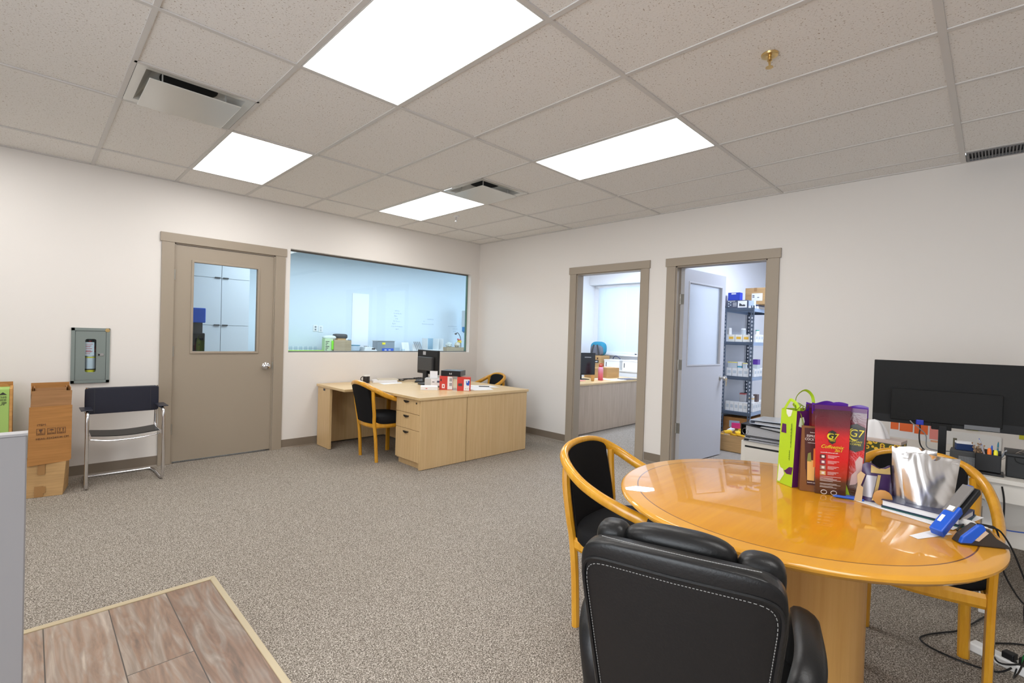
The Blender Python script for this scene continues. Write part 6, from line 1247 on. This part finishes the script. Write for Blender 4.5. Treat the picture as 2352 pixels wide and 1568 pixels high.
for k in range(4): bm = nb(); tube(bm, [(.86+.045*k, 3.04, BZ+.22), (.875+.045*k, 3.0, BZ+.13), (.90+.045*k, 2.97, BZ+.03)], .010, 8, radii=[1.2, .9, .4]); obj('pipette', bm, M_mgrey, t, smooth=True)
t = thing('balance_cabinet', 'white balance with open glass draft doors on the lab bench', 'balance', (1.3, 3.05, BZ)); obj('base', box(nb(), 1.12, 1.55, 2.92, 3.15, BZ, BZ+.06), M_white, t, bev=.004)
for x in (1.13, 1.26, 1.42, 1.54): obj('draft_panel', box(nb(), x, x+.008, 2.93, 3.14, BZ+.06, BZ+.30), M_white if x != 1.26 else M_clear, t)
obj('back_panel', box(nb(), 1.13, 1.55, 3.13, 3.14, BZ+.06, BZ+.30), M_clear, t)
t = thing('open_carton', 'low brown carton heaped with bags near the right of the lab window', 'cardboard box', (1.85, 2.9, BZ)); obj('carton_body', box(nb(), 1.55, 2.02, 2.80, 3.05, BZ, BZ+.115), cardboard('kraft_board', (.44, .34, .22)), t)
for x, y, z, s, m_, lab in ((1.72, 2.95, .165, .09, mat('hazy_plastic', (.62, .66, .64), .3), 'clear crumpled bag on the left of the low lab carton'), (1.92, 2.90, .170, .09, M_cream, 'cream crumpled bag in the middle of the low lab carton'), (2.13, 2.88, .06, .09, mat('beige_bag', (.60, .50, .40), .5), 'beige crumpled bag on the right of the low lab carton'), (2.02, 2.95, .24, .06, mat('yellow_bag', (.80, .55, .05), .4), 'yellow and red snack bag on top of the lab bags')):
    bm = nb(); super_e(bm, (0, 0, 0), s*1.15, s*.7, s*.62, .9, .8, 22, 12, m=mx((x, y, BZ+z), s*9)); rr = random.Random(int(x*100))
    for v_ in bm.verts: v_.co += Vector((rr.uniform(-1, 1), rr.uniform(-1, 1), rr.uniform(-1, 1)))*s*.13
    solo('plastic_bag', bm, m_, lab, 'bag', 'bags heaped at the right of the lab bench')
solo('red_bag_top', box(nb(), -.05, .05, -.02, .02, -.012, .012, mx((1.99, 2.93, BZ+.285), .2, .0, .25)), M_red, 'red folded packet on top of the yellow snack bag in the lab', 'packet')
t = thing('lab_device', 'tall pale column device with a blue collar at the right edge of the lab window', 'lab device', (2.45, 3.0, BZ)); obj('column', box(nb(), 2.20, 2.42, 2.92, 3.12, 1.52, 1.90), mat('pale_device', (.58, .62, .64), .4), t, bev=.006); bm = nb(); prism(bm, [(2.21, 1.52), (2.41, 1.52), (2.41, 1.42), (2.30, 1.36), (2.21, 1.42)], 0, .18, Matrix(((1, 0, 0, 0), (0, 0, -1, 3.11), (0, 1, 0, 0), (0, 0, 0, 1)))); obj('blue_collar', bm, mat('cyan_blue', (.01, .20, .50), .35), t); obj('stem', box(nb(), 2.25, 2.35, 2.98, 3.08, BZ, 1.40), M_white, t)
bm = nb(); tube(bm, smoothpts([(1.95, 3.0, 1.36), (2.0, 3.0, 1.38), (2.07, 3.0, 1.30), (2.10, 3.0, 1.18), (2.11, 3.0, 1.0), (2.2, 3.0, .96)], 6), .008, 8); super_e(bm, (1.945, 3.0, 1.355), .03, .02, .02, 1, 1, 12, 8); solo('gooseneck_lamp', bm, M_dgrey, 'thin dark gooseneck arm beside the pale column device', 'arm', smooth=True)
t = thing('whiteboard_marker_tray', 'small blue label strip on the tall cupboard side', 'label', (0, 0, 0)); bpy.data.objects.remove(t)
